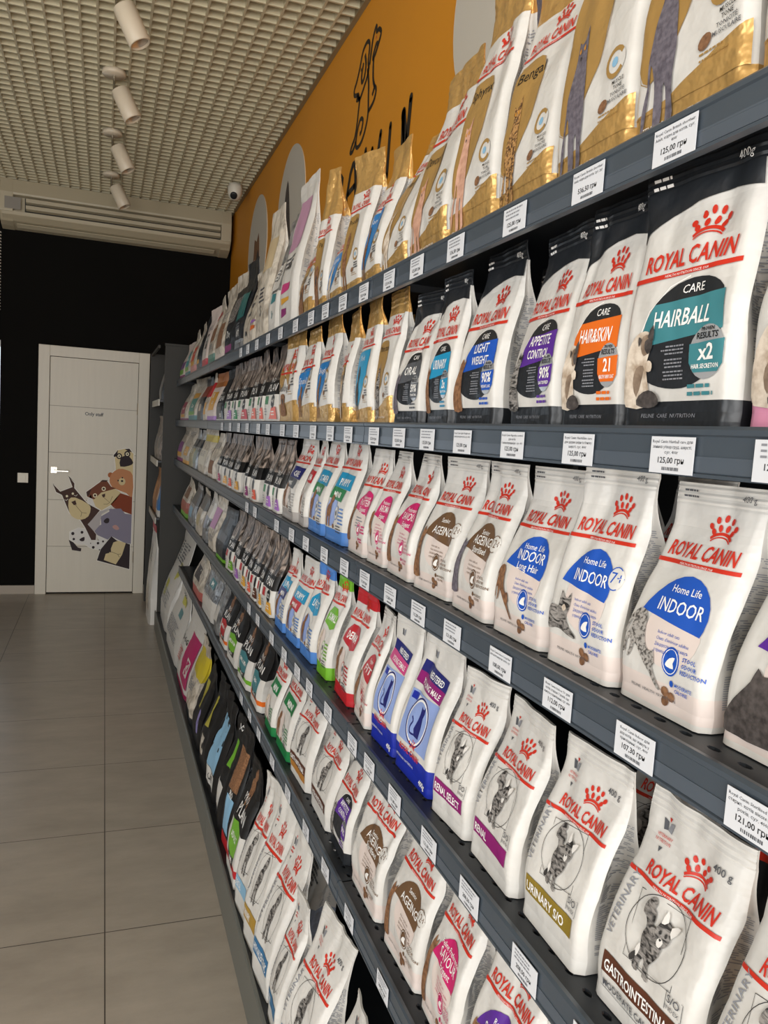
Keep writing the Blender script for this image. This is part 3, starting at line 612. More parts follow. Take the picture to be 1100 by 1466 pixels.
# ---- price tags clipped to the channels
TAGS = {
 'A': [.608, .743, .902, 1.078, 1.23, 1.364, 1.511, 1.657, 1.799, 1.934, 2.103, 2.295, 2.481, 2.674, 2.85, 3.005],
 'B': [.449, .572, .72, .864, 1.009, 1.138, 1.264, 1.398, 1.563, 1.702, 1.856, 2.037, 2.206, 2.418, 2.579, 2.794, 2.983, 3.197, 3.427],
 'C': [.44, .585, .719, .852, .998, 1.128, 1.259, 1.402, 1.538, 1.697, 1.87, 2.029, 2.222, 2.572, 2.728],
 'D': [.61, .74, .888, 1.028, 1.177, 1.312, 1.418, 1.598, 1.765, 1.89, 2.045, 2.217, 2.44, 2.60],
 'E': [1.176, 1.375, 1.552, 1.728, 1.925, 2.129, 2.34, 2.502, 2.672]}
PRICE = {'A': ['125,00', '536,50', '125,00', '536,50', '125,00'], 'B': ['125,00'], 'C': ['121,00', '107,30', '112,00', '108,00', '121,00', '112,00'], 'D': ['147,50', '208,50', '208,50', '121,00'], 'E': ['208,50', '147,50']}
NAMES = {('A', 0): ['Royal Canin British shorthair', 'Adult, корм для котів, сух,', '400г'], ('A', 1): ['Royal Canin British shorthair', 'Adult, корм для котів, сух, 2кг'], ('B', 1): ['Royal Canin Hairball care для', 'звинка утвор.груд. шерсті,', 'сух, 400г'],
 ('B', 2): ['Royal Canin Hair&Skin care', 'для здорвя шкіри та блиску', 'шерсті, сух, 400г'], ('B', 3): ['Royal Canin Appetite control', 'для котів', 'схильн.вереднаїдж, сух, 400'], ('B', 4): ['Royal Canin Light Weight care', 'знов.ваги для котів, сух, 400г'],
 ('C', 0): ['Royal Canin Sterilised 37 для', 'стерил. котів віком від 1-7', 'років, сух, 400г'], ('C', 1): ['Royal Canin Indoor для', 'дор.котів, що живуть у', 'приміщенні, сух, 400г'], ('C', 2): ['Royal Canin Indoor 7+ для', 'котів старше 7 років, що', 'живуть у приміщенні, сух, 400г'], ('C', 3): ['Royal Canin Indoor Long Hair', 'для довгошерстих котів, сух']}
def price_tag(sh, i, y):
    lo, hi = LIP[sh]; pr = PRICE[sh][min(i, len(PRICE[sh])-1)]; zc = hi-.0265
    mb = MB(); mb.box((0, -.0285, -.0165), (.0006, .0285, .0165), PAPER)
    P = Print(lod=1 if y > 1.3 else 2)
    nm = NAMES.get((sh, i))
    if nm and y < 1.25:
        for q, s in enumerate(nm): P.text(DGREY, s, 0, .0108-.0048*q, .0028, fit=min(.052, .00195*len(s)), bold=.004, res=1)
    else: [P.lines(GREY, -.022, .022, .0135-.0046*q, 1, 1, .0019, seed=i*3+q) for q in range(3)]
    P.text(BLK, pr+' грн', 0, -.0072, .0054, fit=.034, bold=.01)
    rr = random.Random(i); x = -.011
    while x < .011:
        w = rr.choice((.0006, .001, .0014)); P.rect(DGREY, x, -.0138, x+w, -.0108, 2); x += w+rr.choice((.0006, .001))
    P.emit(lambda x, z, L: (-.0003, -x, z), lambda z: mb, clipx=1e9)
    o = mb.build('price_tag'); o.location = (SX-.0025, y, zc)
    tag(o, f'white price tag on the {SHN[sh]} edge, {ORD[i]} from the near end', 'price tag', f'price tags on the {SHN[sh]}')
for sh, L in TAGS.items():
    for i, y in enumerate(L): price_tag(sh, i, y)

# ================================================================== BAG DESIGNS
C_ = dict(blue='#1d53b4', purple='#5a2c93', teal='#3f8088', orange='#dd6a1e', magenta='#c9246a', brown='#6b4f36', cyan='#1b8fbb', green='#1f7a43', lime='#6fae2b', red='#b8232b', navy='#20246b', plum='#8a1a6b', olive='#8a7429', choc='#57301f',
          royal='#1a2c9c', sky='#4d80c6', dgrey='#55585d', lav='#8f86c4', coral='#e0624a', violet='#a56bc0', amber='#dfa53a', pinkc='#c6407d', peri='#8ea3d6', steelb='#2d6b97', ltblue='#86b4d2')
def K(n): return ink(C_.get(n, n))
def badge(p, c, x, z, lod, words=('STOOL', 'ODOUR', 'REDUCTION'), words2=('MODERATE', 'CALORIE')):
    p.ell(c, x, z, 1.3, 1.45, 2); p.arc(WHT, x, z, 1.1, 0, 6.28, .09, 3, 16, 1.22); p.poly(WHT, [(x-.7, z-.3), (x-.2, z+.3), (x+.6, z+.5), (x+.4, z-.1), (x+.6, z-.6), (x-.5, z-.6)], 3, 2)
    if lod > 1:
        for k, s in enumerate(words): p.text(c, s, x+1.7, z+.45-k*.62, .42, 'L', bold=.02, res=1)
        for k, s in enumerate(words2): p.text(c, s, x+1.1, z-2.25-k*.55, .36, 'L', bold=.015, res=1)
    else: p.lines(c, x+1.7, x+4.4, z+.9, 3, .62, .36); p.lines(c, x+1.1, x+3.6, z-1.9, 2, .55, .3)
    p.ell(c, x+.5, z-2.1, .3, .34, 2, 10)
    for a, b in ((0, 0), (.95, -.35), (.1, -.95)): p.ell(FUR['brown'], x-.4+a, z-3.1+b, .55, .5, 3, 10)
def S_health(p, c, lines, sub=None, age=None, an='sit', fur='spot', abox=(-6.3, 2.2, 6, 7), words=None, tail=None):
    cc = K(c); lod = p.lod; logo(p, 15.5)
    p.ell(BEIGE, .8, 8.2, 4.0, 3.6, 1)
    p.poly(cc, [(-4.7, 9.7), (-4.2, 10.6), (-3.4, 11.7), (-2.5, 12.6), (-1.5, 13.25), (-.4, 13.7), (.8, 13.9), (2.1, 13.7), (3.2, 13.2), (4.1, 12.4), (4.65, 11.4), (4.9, 10.3), (4.85, 9.3), (4.6, 8.6)], 2)
    z = 11.9 if sub else 11.2
    if sub: p.text(WHT, sub, .9, 12.1, .75, bold=.004)
    for k, s in enumerate(lines): p.text(WHT, s, .9, 10.1-k*1.25+(0.5 if len(lines) > 1 else 0), 1.35 if k == 0 else .95, fit=6.6 if k == 0 else None, bold=.008)
    if age:
        p.ell(WHITE, 5.3, 11.3, 1.2, 1.3, 3); p.arc(cc, 5.3, 11.3, 1.2, .9, 5.2, .12, 4, 12); p.text(cc, age, 5.5, 10.8, 1.2, fit=2.0)
    if lod > 1:
        for k, s in enumerate(('Indoor adult cats', "Chats d'intérieur adultes", 'Для дорослих котів, що живуть', 'у приміщенні')): p.text(cc, s, -1.0, 7.9-k*.6, .34, 'L', res=1, fit=min(4.9, .19*len(s)))
        p.text(DGREY, 'FELINE  HEALTH  NUTRITION', -.6, 1.7, .3, fit=7.0, res=1)
    else: p.lines(GREY, -1.2, 3.6, 8.1, 4, .62, .26)
    animal(p, an, abox[0], abox[1], abox[2], abox[3], fur); badge(p, cc, 1.7, 5.6, lod)
    if lod > 1: p.text(DGREY, '400 g', 4.6, 21.6, .62); p.lines(DGREY, -5.6, -2.6, 22.3, 2, .6, .2)
    return WHITE, [(.025, .14, BEIGE)]
def S_care(p, c, lines, bt=('x2', 'HAIR SECRETION'), an='sit', fur='cream', black=BLACKF):
    cc = K(c); lod = p.lod; logo(p, 13.6, s=.98); k = black
    p.poly(k, [(-6.98, 16.3), (-5.6, 17.3), (-3, 18.3), (0, 18.9), (4, 19.1), (6.98, 18.7), (6.98, 20.72), (-6.98, 20.72)], 2)
    p.dx = .75
    p.poly(k, [(-5.6, 5.6), (-5.2, 7.6), (-4, 10), (-2, 11.8), (.6, 12.4), (3.2, 12), (4.5, 10.6), (4.6, 7.5), (4.2, 5), (1.5, 3.6), (-1.6, 3.5), (-4.2, 4.2)], 1, 3)
    p.poly(cc, [(-5.3, 7.1), (-4.6, 9.3), (-3.4, 10.6), (4.55, 11.0), (4.8, 7.9)], 2)
    p.text(WHT, 'CARE', .8, 11.2, .72, shear=.1)
    if len(lines) == 1: p.text(WHT, lines[0], -.1, 8.6, 1.4, fit=6.6, bold=.016, shear=.14)
    else:
        p.text(WHT, lines[0], .2, 9.5, 1.15, fit=min(6, len(lines[0])*.95), bold=.016, shear=.14); p.text(WHT, lines[1], .2, 8.0, 1.05, fit=min(6, len(lines[1])*.9), bold=.016, shear=.14)
    p.ell(mat('badge_silver', '#c4c8cc', .25, .5), 3.3, 6.2, 2.0, 2.15, 3, 24); p.poly(cc, [(1.3, 6.9), (5.25, 7.1), (5.2, 5.2), (4.6, 4.6), (2, 4.6), (1.4, 5.4)], 4)
    p.stroke(WHT, smooth([(-5.75, 5.6), (-5.35, 7.7), (-4.1, 10.15), (-2.1, 12.0), (.2, 12.6)], 1), .12, 1)
    if lod: p.text(BLK, 'RESULTS', 3.3, 7.25, .5, fit=2.5, bold=.02, layer=5); p.text(BLK, 'PROVEN', 3.3, 7.85, .3, fit=1.5, bold=.02, layer=5, res=1)
    p.text(WHT, bt[0], 3.3, 5.6, 1.25, bold=.025, layer=6)
    if lod > 1: p.text(WHT, bt[1], 3.3, 4.9, .36, fit=3.0, bold=.02, layer=6, res=1); p.lines(GREY, -2.4, .6, 7.0, 3, .3, .13, right=True, layer=5); p.lines(GREY, -2.4, .5, 5.9, 3, .3, .13, right=True, layer=5, seed=3); p.lines(GREY, -2.2, .7, 4.9, 3, .3, .13, right=True, layer=5, seed=5)
    p.dx = 0.0
    animal(p, an, -6.5, 2.0, 5.3 if an == 'sit' else 3.9, 7.0, fur)
    p.lines(cc, 2.0, 5.6, 3.7, 2, .6, .3)
    if lod > 1: p.text(GREY, 'FELINE  CARE  NUTRITION', -.4, 1.05, .34, fit=7.0, res=1)
    if lod: p.text(WHT, '400g', 4.8, 21.2, .7); p.lines(WHT, -5.8, -3, 21.9, 2, .7, .25)
    return WHITE, [(0, .105, k), (.9, 1, k)]
def S_breed(p, c, title, an='stand', fur='grey', big=False, weight=None, body=None, gtop=.84, gbot=3.6):
    H = p.H; lod = p.lod; zt = H*gtop; lz = zt-4.6
    wd = 1.0 if (c == 'gold' and an == 'stand') else .25
    p.poly(GOLD, [(-6.98, gbot-.05), (6.98, gbot-.05), (6.98, gbot+3.3*wd), (3, gbot+2.3*wd), (-2, gbot+.7*wd), (-6.98, gbot-.02)], 1)
    logo(p, lz, s=.95, w=10)
    cc = GOLDP if c == 'gold' else K(c)
    pts = [(-6.2, gbot+4.2), (-6.3, gbot+8), (-5.7, lz-3), (-4, lz-1.7), (-.4, lz-1.7), (1.0, lz-3.2), (1.1, gbot+11), (-.4, gbot+7.2), (-2.6, gbot+3.9), (-4.8, gbot+2.6)] if c == 'gold' else [(-5.6, gbot+1.6), (-5.8, lz-2.2), (-5, lz-1.6), (3.6, lz-1.4), (3.9, lz-3), (3.2, gbot+9), (1.0, gbot+5), (-2.4, gbot+1)]
    p.poly(cc, pts, 2, 2 if c == 'gold' else 0); p.stroke(GOLDP, smooth([(a*1.07+.1, b) for a, b in pts], 2), .08, 2, True)
    for k, s in enumerate(title): p.text(BLK if c == 'gold' else WHT, s, -1.9 if not big else -1.7, lz-4.2-k*1.8, 1.5 if k == 0 else 1.1, fit=min(6.2, 1.05*len(s)), bold=.0, shear=.1)
    animal(p, an, -5.4 if an != 'pug' else -4.9, gbot-2.2, 5.4 if big or an == 'pug' else 4.8, min(.42*H if an != 'pug' else .3*H, lz-gbot-2.5), fur)
    p.ell(WHITE, 3.9, gbot+7.2, 1.6, 1.6, 3); p.arc(GOLDP, 3.9, gbot+7.2, 1.35, .6, 5.7, .5, 4, 14); p.ell(K('ltblue'), 3.9, gbot+7.2, .5, .5, 5, 10)
    if lod > 1:
        for k, s in enumerate(('MUSCLE', 'TONE', 'TONICITÉ', 'MUSCULAIRE')): p.text(DGREY if k > 1 else BLK, s, 4.6, gbot+5-k*.55, .38, bold=.01, res=1)
        p.text(WHT, 'FELINE BREED NUTRITION', -.8, 1.5, .5, fit=8.4, res=1)
    else: p.lines(DGREY, 3, 6, gbot+5.2, 3, .6, .34)
    p.ell(FUR['brown'], 2.2, gbot+3.4, .8, .6, 4, 12, .4); p.lines(GOLDP, 1.6, 5.2, gbot+2.6, 2, .5, .16)
    return WHITE, [(0, gbot/H, GOLD), (gtop, 1, GOLD)]
def S_vet(p, c, band, sub=None, an='vet', low=False, band2=None):
    lod = p.lod; cc = K(c); logo(p, 15.0, x=.6, w=9.4, crown=1.6, s=.92)
    for m, pts in ((DGREY, [(-4.6, 20.4), (-3.9, 20.2), (-3.7, 19.4), (-4.2, 19.3)]), (GREY, [(-2.8, 20.4), (-3.5, 20.2), (-3.7, 19.4), (-3.1, 19.2)]), (REDI, [(-3.9, 20.7), (-3.4, 20.7), (-3.65, 20.2)]), (DGREY, [(-3.9, 17.7), (-3.4, 17.7), (-3.65, 17.2)])): p.poly(m, pts, 2)
    if lod > 1: p.text(REDI, 'VETERINARY', -3.65, 18.6, .32, fit=2.0, res=1); p.text(REDI, 'NUTRITION', -3.65, 18.1, .32, fit=2.0, res=1); p.text(DGREY, '400 g', 4.4, 19.2, .75, bold=.01)
    else: p.lines(REDI, -4.6, -2.7, 18.9, 2, .5, .2)
    if lod: p.text(GREY, 'VETERINARY', -4.7, 11.0, .9, fit=7.2, rot=R_(86), bold=.006)
    P2 = [(.1+4.7*math.cos(t), 10.6+4.6*math.sin(t)) for t in (R_(52), R_(142), R_(232), R_(322))]
    p.stroke(BLK, P2, .07, 2, True); p.arc(BLK, .1, 10.6, 3.8, .0, 6.2832, .07, 3, 36, 3.7)
    animal(p, an, -2.3, 6.8, 4.8, 6.9, 'tabby')
    p.rect(cc, -5.4, 3.4, 5.2, 5.6, 2); p.text(WHT, band, -5.0, 3.85, 1.15, 'L', bold=.02, fit=min(9.6, len(band)*.78))
    if sub: p.text(DGREY, sub, -5.0, 2.0, .78, 'L', bold=.012, fit=8.4); p.stroke(DGREY, [(-5.4, 3.4), (-5.4, 1.7), (5.2, 1.5)], .06, 2)
    elif band2: p.rect(K(band2), -5.4, 1.6, 5.2, 3.4, 2)
    if lod > 1: p.text(DGREY, 'S/O', 4.4, 6.9, .75, bold=.01); p.text(DGREY, 'INDEX', 4.4, 6.2, .42, res=1); p.stroke(DGREY, [(3.5, 6), (3.4, 6), (3.4, 7.8), (3.6, 7.8)], .06, 2); p.stroke(DGREY, [(5.3, 6), (5.5, 6), (5.5, 7.8), (5.3, 7.8)], .06, 2)
    return WHITE, []
def S_size(p, base, c1, t1, c2=None, t2=None, an='dog', fur='brown', topc=None, dome=False):
    lod = p.lod; b = K(base); logo(p, 16.6, w=10.6)
    if dome: p.poly(K(c1), [(-4.6, 11.4), (-4.2, 13.6), (-2, 15.1), (2, 15), (4.6, 13.2), (4.8, 11), (2, 10.4)], 2)
    else: p.poly(K(c1), [(-5.0, 11.8), (-4.2, 15.0), (5.2, 14.6), (5.2, 11.4)], 2)
    p.text(WHT, t1, .6, 12.2, 1.5, bold=.025, fit=min(7.4, 1.25*len(t1)))
    if c2: p.poly(K(c2), [(-5.4, 9.2), (-5.0, 11.8), (3.4, 11.4), (2.6, 8.8)], 2); p.text(WHT, t2, -1.2, 9.6, 1.2, bold=.02, fit=min(5, 1.1*len(t2)))
    p.ell(K('peri') if base in ('sky', 'royal') else BEIGE, -2.2, 6.6, 3.2, 3.4, 1); animal(p, an, -5.4, 3.2, 4.4, 6.8, fur)
    p.ell(WHITE, 1.2, 6.4, 1.25, 1.5, 2); p.arc(b, 1.2, 6.4, 1.2, 0, 6.28, .14, 3, 14, 1.45); p.ell(DGREY, 1.2, 6.4, .55, .6, 3, 8)
    p.lines(b, 2.8, 6.0, 7.6, 5, .75, .34); p.lines(DGREY, 1.6, 5.4, 3.8, 3, .6, .26); p.ell(FUR['brown'], -.2, 3.4, .6, .5, 3, 10)
    return WHITE, [(0, .12, b)]+([(.84, 1, K(topc))] if topc else [])
def S_neuter(p, c, band):
    p.poly(K('navy'), [(-5.2, 16.4), (-5.0, 18.2), (4.8, 17.2), (4.8, 15.4)], 2); p.poly(K(c), [(-5.4, 14.6), (-5.2, 16.4), (4.8, 15.4), (4.6, 13.5)], 2)
    p.text(WHT, 'NEUTERED', .9, 16.1, .9, bold=.02, fit=5.4, rot=R_(-5)); p.text(WHT, band, .2, 14.4, .85, bold=.01, fit=7.4, rot=R_(-5))
    p.rect(K('peri'), -5.2, 5.4, 5.0, 13.4, 1); p.ell(WHT, -.1, 9.3, 3.5, 3.9, 2, 28); p.arc(K('navy'), -.1, 9.3, 3.3, 0, 6.2832, .3, 3, 28, 3.7); p.ell(K('peri'), -.1, 9.3, 2.9, 3.2, 3, 24)
    p.rect(K('royal'), -4.6, 12.0, -2.6, 13.1, 2); p.rect(WHT, -2.4, 12.1, -1.2, 13.0, 2)
    p.poly(K('navy'), [(.0, 7.2), (-.5, 8.2), (.1, 9.8), (.3, 10.8), (.3, 12.1), (.7, 11.7), (1.2, 11.8), (1.5, 12.2), (1.6, 11.2), (1.3, 10.4), (1.6, 9), (1.6, 7.2)], 4); p.stroke(K('navy'), [(.1, 7.4), (-1.4, 7.3), (-1.7, 8.2), (-1.2, 9.2), (-1.8, 9.8)], .3, 4, sm=3)
    logo(p, 3.9, x=-.6, w=7, crown=.2, bar=False, s=.6); p.text(WHT, '400g', 4.4, .9, .8, bold=.02); p.text(WHT, 'VETERINARY NUTRITION', -2.2, 2.2, .45, fit=6.5, res=1)
    for m, pts in ((DGREY, [(-2.6, 20.4), (-2, 20.2), (-1.9, 19.2), (-2.4, 19.3)]), (GREY, [(-1.1, 20.4), (-1.7, 20.2), (-1.8, 19.2), (-1.3, 19.2)])): p.poly(m, pts, 2)
    return WHITE, [(0, .185, K('royal'))]
def S_plan(p, c, num='', green=True, blk=False):
    p.text(WHT, 'PRO', -1.0, 11.6, 1.5, bold=.0, fit=4); p.text(WHT, 'PLAN', 1.0, 9.0, 2.2, bold=.006, fit=8.2)
    x, z = 3.2, 6.0; p.poly(BLK, [(x+1.9*math.cos(R_(30+60*k)), z+2.1*math.sin(R_(30+60*k))) for k in range(6)], 2)
    if num: p.text(WHT, num, x, z-.5, 1.2, bold=.02, fit=2.0)
    p.poly(K(c), [(-.6, .9), (1.8, 4.2), (6.2, 4.4), (6.6, .9)], 1)
    p.lines(WHT, 1.8, 5.4, 3.2, 2, .8, .4)
    if green: p.rect(K('green') if green is True else K(green), -4.6, 5.2, -1.4, 7.6, 2)
    p.lines(GREY, -5.2, -2, 4.0, 3, .8, .3)
    return (BLACKF if blk else WHITE), [(0, .035, WHITE), (.345, .53, PLANBLK), (.53, 1, PLANBLK if blk else TAUPE)]
def S_dogplan(p, c, word, flavour='MEAT', foot=None):
    p.text(WHT, 'PRO', -.5, 14.6, 1.6, fit=4.4); p.text(WHT, 'PLAN', .6, 11.6, 2.4, fit=8.4, bold=.006)
    p.poly(K(c), [(-4.4, 10.2), (-3.6, 5.4), (0, 4.2), (3.8, 5.2), (4.8, 10), (0, 10.9)], 1); p.text(WHT, word, .2, 7.4, 1.3, bold=.02, fit=min(7, len(word)*1.1)); p.poly(BLK, [(-3.5, 5.4), (0, 4.2), (3.7, 5.2), (2.6, 2.6), (-2.4, 2.8)], 2); p.text(WHT, flavour, .2, 3.3, 1.0, bold=.015)
    animal(p, 'dog', -3, 14, 7, 7.5, 'brown', 1)
    return WHITE, ([(.0, .09, WHITE), (.09, .16, K(foot))] if foot else [])+[(.44, 1, PLANBLK)]
def S_plain(p, body=WHITE, bands=(), blocks=(), words=(), marks=()):
    for m, x0, z0, x1, z1 in blocks: p.poly(m, [(x0, z0), (x0+.3, z1), (x1, z1-.3), (x1-.2, z0+.2)], 1)
    for m, s, x, z, h in words: p.text(m, s, x, z, h, bold=.015)
    for m, x0, x1, z, n in marks: p.lines(m, x0, x1, z, n, .7, .34, seed=int(z*7), layer=3)
    return body, list(bands)

# ================================================================== THE BAGS
STY = dict(health=S_health, care=S_care, breed=S_breed, vet=S_vet, size=S_size, neuter=S_neuter, plan=S_plan, dogplan=S_dogplan, plain=S_plain)
DEF = {'A': dict(h=.33, lean=.035), 'B': dict(h=.25, lean=.014), 'C': dict(h=.226, lean=.048), 'D': dict(h=.232, lean=.046), 'E': dict(h=.245, lean=.045), 'F': dict(h=.36, lean=.07)}
GROUP = {'health': 'white cat food bags with coloured domes', 'care': 'white cat food bags with black tops', 'breed': 'gold and white breed food bags', 'vet': 'white veterinary food bags', 'size': 'dog food bags with coloured bases', 'neuter': 'blue and white neutered cat food bags', 'plan': 'taupe and white cat food bags', 'dogplan': 'black dog food bags', 'plain': 'assorted pet food bags at the far end'}
RND = random.Random(11); LABELS = {}
def bag(sh, y0, y1, style, args, desc, place=None, x=None, yaw=None, **kw):
    d = dict(DEF[sh]); d.update(kw); w = (y1-y0)-.002; yc = (y0+y1)/2
    if x is None: x = .40 if sh == 'F' else (.515 if yc < 1.8 else max(.498, .515-(yc-1.8)*.02))
    lod = 2 if yc < 1.55 else 1 if yc < 2.5 else 0
    seed = RND.uniform(0, 90)
    yaw = RND.uniform(-3.2, 3.2)*min(1, .13/w) if yaw is None else yaw
    r = empty('pet_food_bag', (x, yc, DZ[sh]+.0012), R_(-90+yaw))
    iso = style == 'breed'; H = d['h']/(w/14) if iso else 23.0
    p = Print(H, lod); a, k = args; body, bands = STY[style](p, *a, **k)
    hh = d.pop('h'); hb = [(b[0], b[1], b[2]) for b in bands]
    kws = dict(D=.078, seed=seed); kws.update(d)
    if style in ('health', 'neuter'): kws.setdefault('inset', .09)
    if style == 'breed': kws.setdefault('seal', .87); kws.setdefault('inset', .08)
    Bag(w, hh, **kws).build(r, hb, body, p, lod, sideprint=style not in ('plan', 'dogplan'))
    lab = f'{desc}, {place or SHN[sh]}'; assert lab not in LABELS, lab; LABELS[lab] = 1
    tag(r, lab, 'pet food bag', GROUP[style] if 'group' not in kw else None); return r
def A_(*a, **k): return (a, k)
# top shelf, near to far
bag('A', .405, .555, 'breed', A_('gold', ['British'], 'stand', 'dark', gbot=4), 'gold and white bag cut off at the right edge of view', h=.36)
bag('A', .565, .722, 'breed', A_('gold', ['British', 'Shorthair'], 'stand', 'grey', big=True, gbot=3.2), 'gold and white bag with a standing grey cat, second from the near end', h=.40)
bag('A', .724, .874, 'breed', A_('gold', ['British', 'Shorthair'], 'stand', 'grey', big=True, gbot=3.4), 'large gold bag reading British Shorthair with grey cat looking out', h=.40)
bag('A', .886, 1.026, 'breed', A_('gold', ['Bengal'], 'stand', 'bengal', gtop=.76), 'gold and white bag with a spotted bengal cat', h=.355, lean=.05, inset=.1, twist=.15)
bag('A', 1.04, 1.185, 'breed', A_('gold', ['Sphynx'], 'stand', 'pink', gtop=.77, gbot=4.4), 'gold and white bag with a hairless pink cat, nearer of two', h=.40, lean=.04, twist=-.12)
bag('A', 1.20, 1.37, 'breed', A_('gold', ['Devon rex'], 'stand', 'pink', gtop=.83, gbot=3), 'gold and white bag with a hairless pink cat, farther of two', h=.335, lean=.05)
bag('A', 1.385, 1.515, 'breed', A_('gold', ['Siamese'], 'stand', 'cream', gtop=.86, gbot=3), 'gold and white bag with a cream cat beside the section joint', h=.305, lean=.06, flop=.03)
bag('A', 1.525, 1.655, 'breed', A_('#1d78bd', ['York'], 'dog', 'brown', gtop=.72), 'gold and white bag with a small dog on blue, beside the joint', h=.30, lean=.05)
bag('A', 1.665, 1.785, 'breed', A_('gold', ['Poodle'], 'dog', 'brown', gtop=.74), 'gold and white bag with a brown dog under a tilted gold top', h=.325, lean=.03, twist=.3)
bag('A', 1.795, 1.915, 'breed', A_('#1d78bd', ['Chihuahua'], 'dog', 'cream', gtop=.7), 'gold and white bag with a blue panel reading Chihuahua', h=.255, lean=.05)
bag('A', 1.925, 2.04, 'breed', A_('gold', ['Pug'], 'pug', 'brown', gtop=.66), 'gold and white bag with a pug, gold top twisted narrow', h=.36, lean=.02, twist=.5, topw=.45)
bag('A', 2.05, 2.215, 'breed', A_('gold', ['Bulldog'], 'pug', 'brown', gtop=.70), 'gold and white bag with a brown bulldog next to the tall white bags', h=.29, lean=.05)
bag('A', 2.235, 2.455, 'plain', A_(WHITE, [(0, .03, CREAM)], [(K('#b88aa6'), -5, 12, 5, 20), (K('pinkc'), -4, 5.5, 3, 7), (K('amber'), -4, 3.8, 3, 4.8), (K('plum'), -4, 1.8, 1, 3.2)], [(BLK, 'Adult', 0, 9, 1.2)], [(DGREY, -4, 4, 11, 3)]), 'tall white bag with a pale pink patch and small yellow stripe', h=.44, lean=.05)
bag('A', 2.46, 2.60, 'plain', A_(SILVER, [(0, .35, WHITE)], [(K('teal'), -3, 6, 3, 8), (WHITE, -5, 8.5, 5, 14)], [(K('teal'), 'Sr', 0, 3, 1.6)], [(DGREY, -4, 4, 13, 4)]), 'silver and white bag with a small teal label', h=.37, lean=.06)
bag('A', 2.615, 2.81, 'plain', A_(CREAM, [], [(K('#c9b48e'), -5, 12, 5, 18)], [(DGREY, 'S', 0, 4, 2)], [(DGREY, -3, 3, 9, 4)]), 'tall cream bag with a small grey square, left of the silver bag', h=.44, lean=.04)
bag('A', 2.82, 3.09, 'plain', A_(CREAM, [], [(DGREY, -3, 14, 0, 15.6), (DGREY, -3, 11.4, 0, 13), (DGREY, -3, 8.8, 0, 10.4), (K('orange'), 2, 4, 6, 5.4), (K('violet'), 2, 6, 6, 7)], [(BLK, 'M', -2, 3, 1.6)], []), 'cream bag with three dark squares down its front', h=.285, lean=.05)
bag('A', 3.10, 3.30, 'plain', A_(BLACKF, [(0, .12, SILVER)], [(K('#2f6d6c'), -6, 8, 6, 15)], [(WHT, 'OPTI', 0, 3.6, 1.6)], [(GREY, -4, 4, 7, 3)]), 'black bag with teal fur print and pale base', h=.36, lean=.05, twist=.05)
bag('A', 3.31, 3.61, 'plain', A_(BLACKF, [(.8, 1, CREAM)], [(FUR['tabby'], -4, 9, 5, 16), (K('plum'), -5, 1, 5, 3)], [(WHT, 'Dog', 0, 5, 2)], []), 'black bag with a puppy face print and pale top', h=.36, lean=.06)
bag('A', 3.62, 3.90, 'plain', A_(CREAM, [(0, .08, BEIGE)], [(FUR['brown'], -4, 4, 4, 12)], [], [(GREY, -4, 4, 15, 3)]), 'beige bag with a brown dog print, nearest of three beige bags', h=.34, lean=.05)
bag('A', 3.91, 4.18, 'plain', A_(CREAM, [(0, .15, K('#4f7f6d'))], [(FUR['brown'], -4, 8, 3, 14), (K('red'), -6, 16, 6, 18)], [], [(GREY, -4, 4, 7, 3)]), 'beige bag with a grey green base, middle of three beige bags', h=.33, lean=.05)
bag('A', 4.19, 4.46, 'plain', A_(BEIGE, [(0, .14, K('red'))], [(WHITE, -4, 4, 4, 12), (FUR['dark'], -2, 7, 3, 13)], [], [(GREY, -4, 4, 16, 3)]), 'beige bag with a red base and dark cat print', h=.32, lean=.05)
bag('A', 4.47, 4.74, 'plain', A_(BLACKF, [(0, .06, DGREY)], [(K('amber'), -3, 3, 3, 5)], [], [(GREY, -4, 4, 12, 4)]), 'plain dark bag near the far end', h=.30, lean=.05)
bag('A', 4.75, 5.08, 'plain', A_(CREAM, [(0, .16, K('#c7817a'))], [(K('coral'), -5, 6, 4, 13), (K('amber'), -5, 3.6, 4, 6)], [(WHT, 'Cat', 0, 9, 2)], []), 'pale pouch with a coral panel at the far end', h=.30, lean=.06)
bag('A', 5.09, 5.42, 'plain', A_(CREAM, [(0, .1, K('teal'))], [(K('#45a0a6'), -5, 5, 4, 13), (K('lime'), -5, 3, 4, 5)], [(WHT, 'Cat', 0, 8, 2)], []), 'pale pouch with a turquoise panel at the far end', h=.29, lean=.06)
bag('A', 5.43, 5.76, 'plain', A_(BEIGE, [(0, .1, K('plum'))], [(K('#7d4f86'), -5, 6, 4, 11), (K('lime'), -5, 3, 4, 6)], [], []), 'pale pouch with purple and green panels, last before the end panel', h=.25, lean=.06)
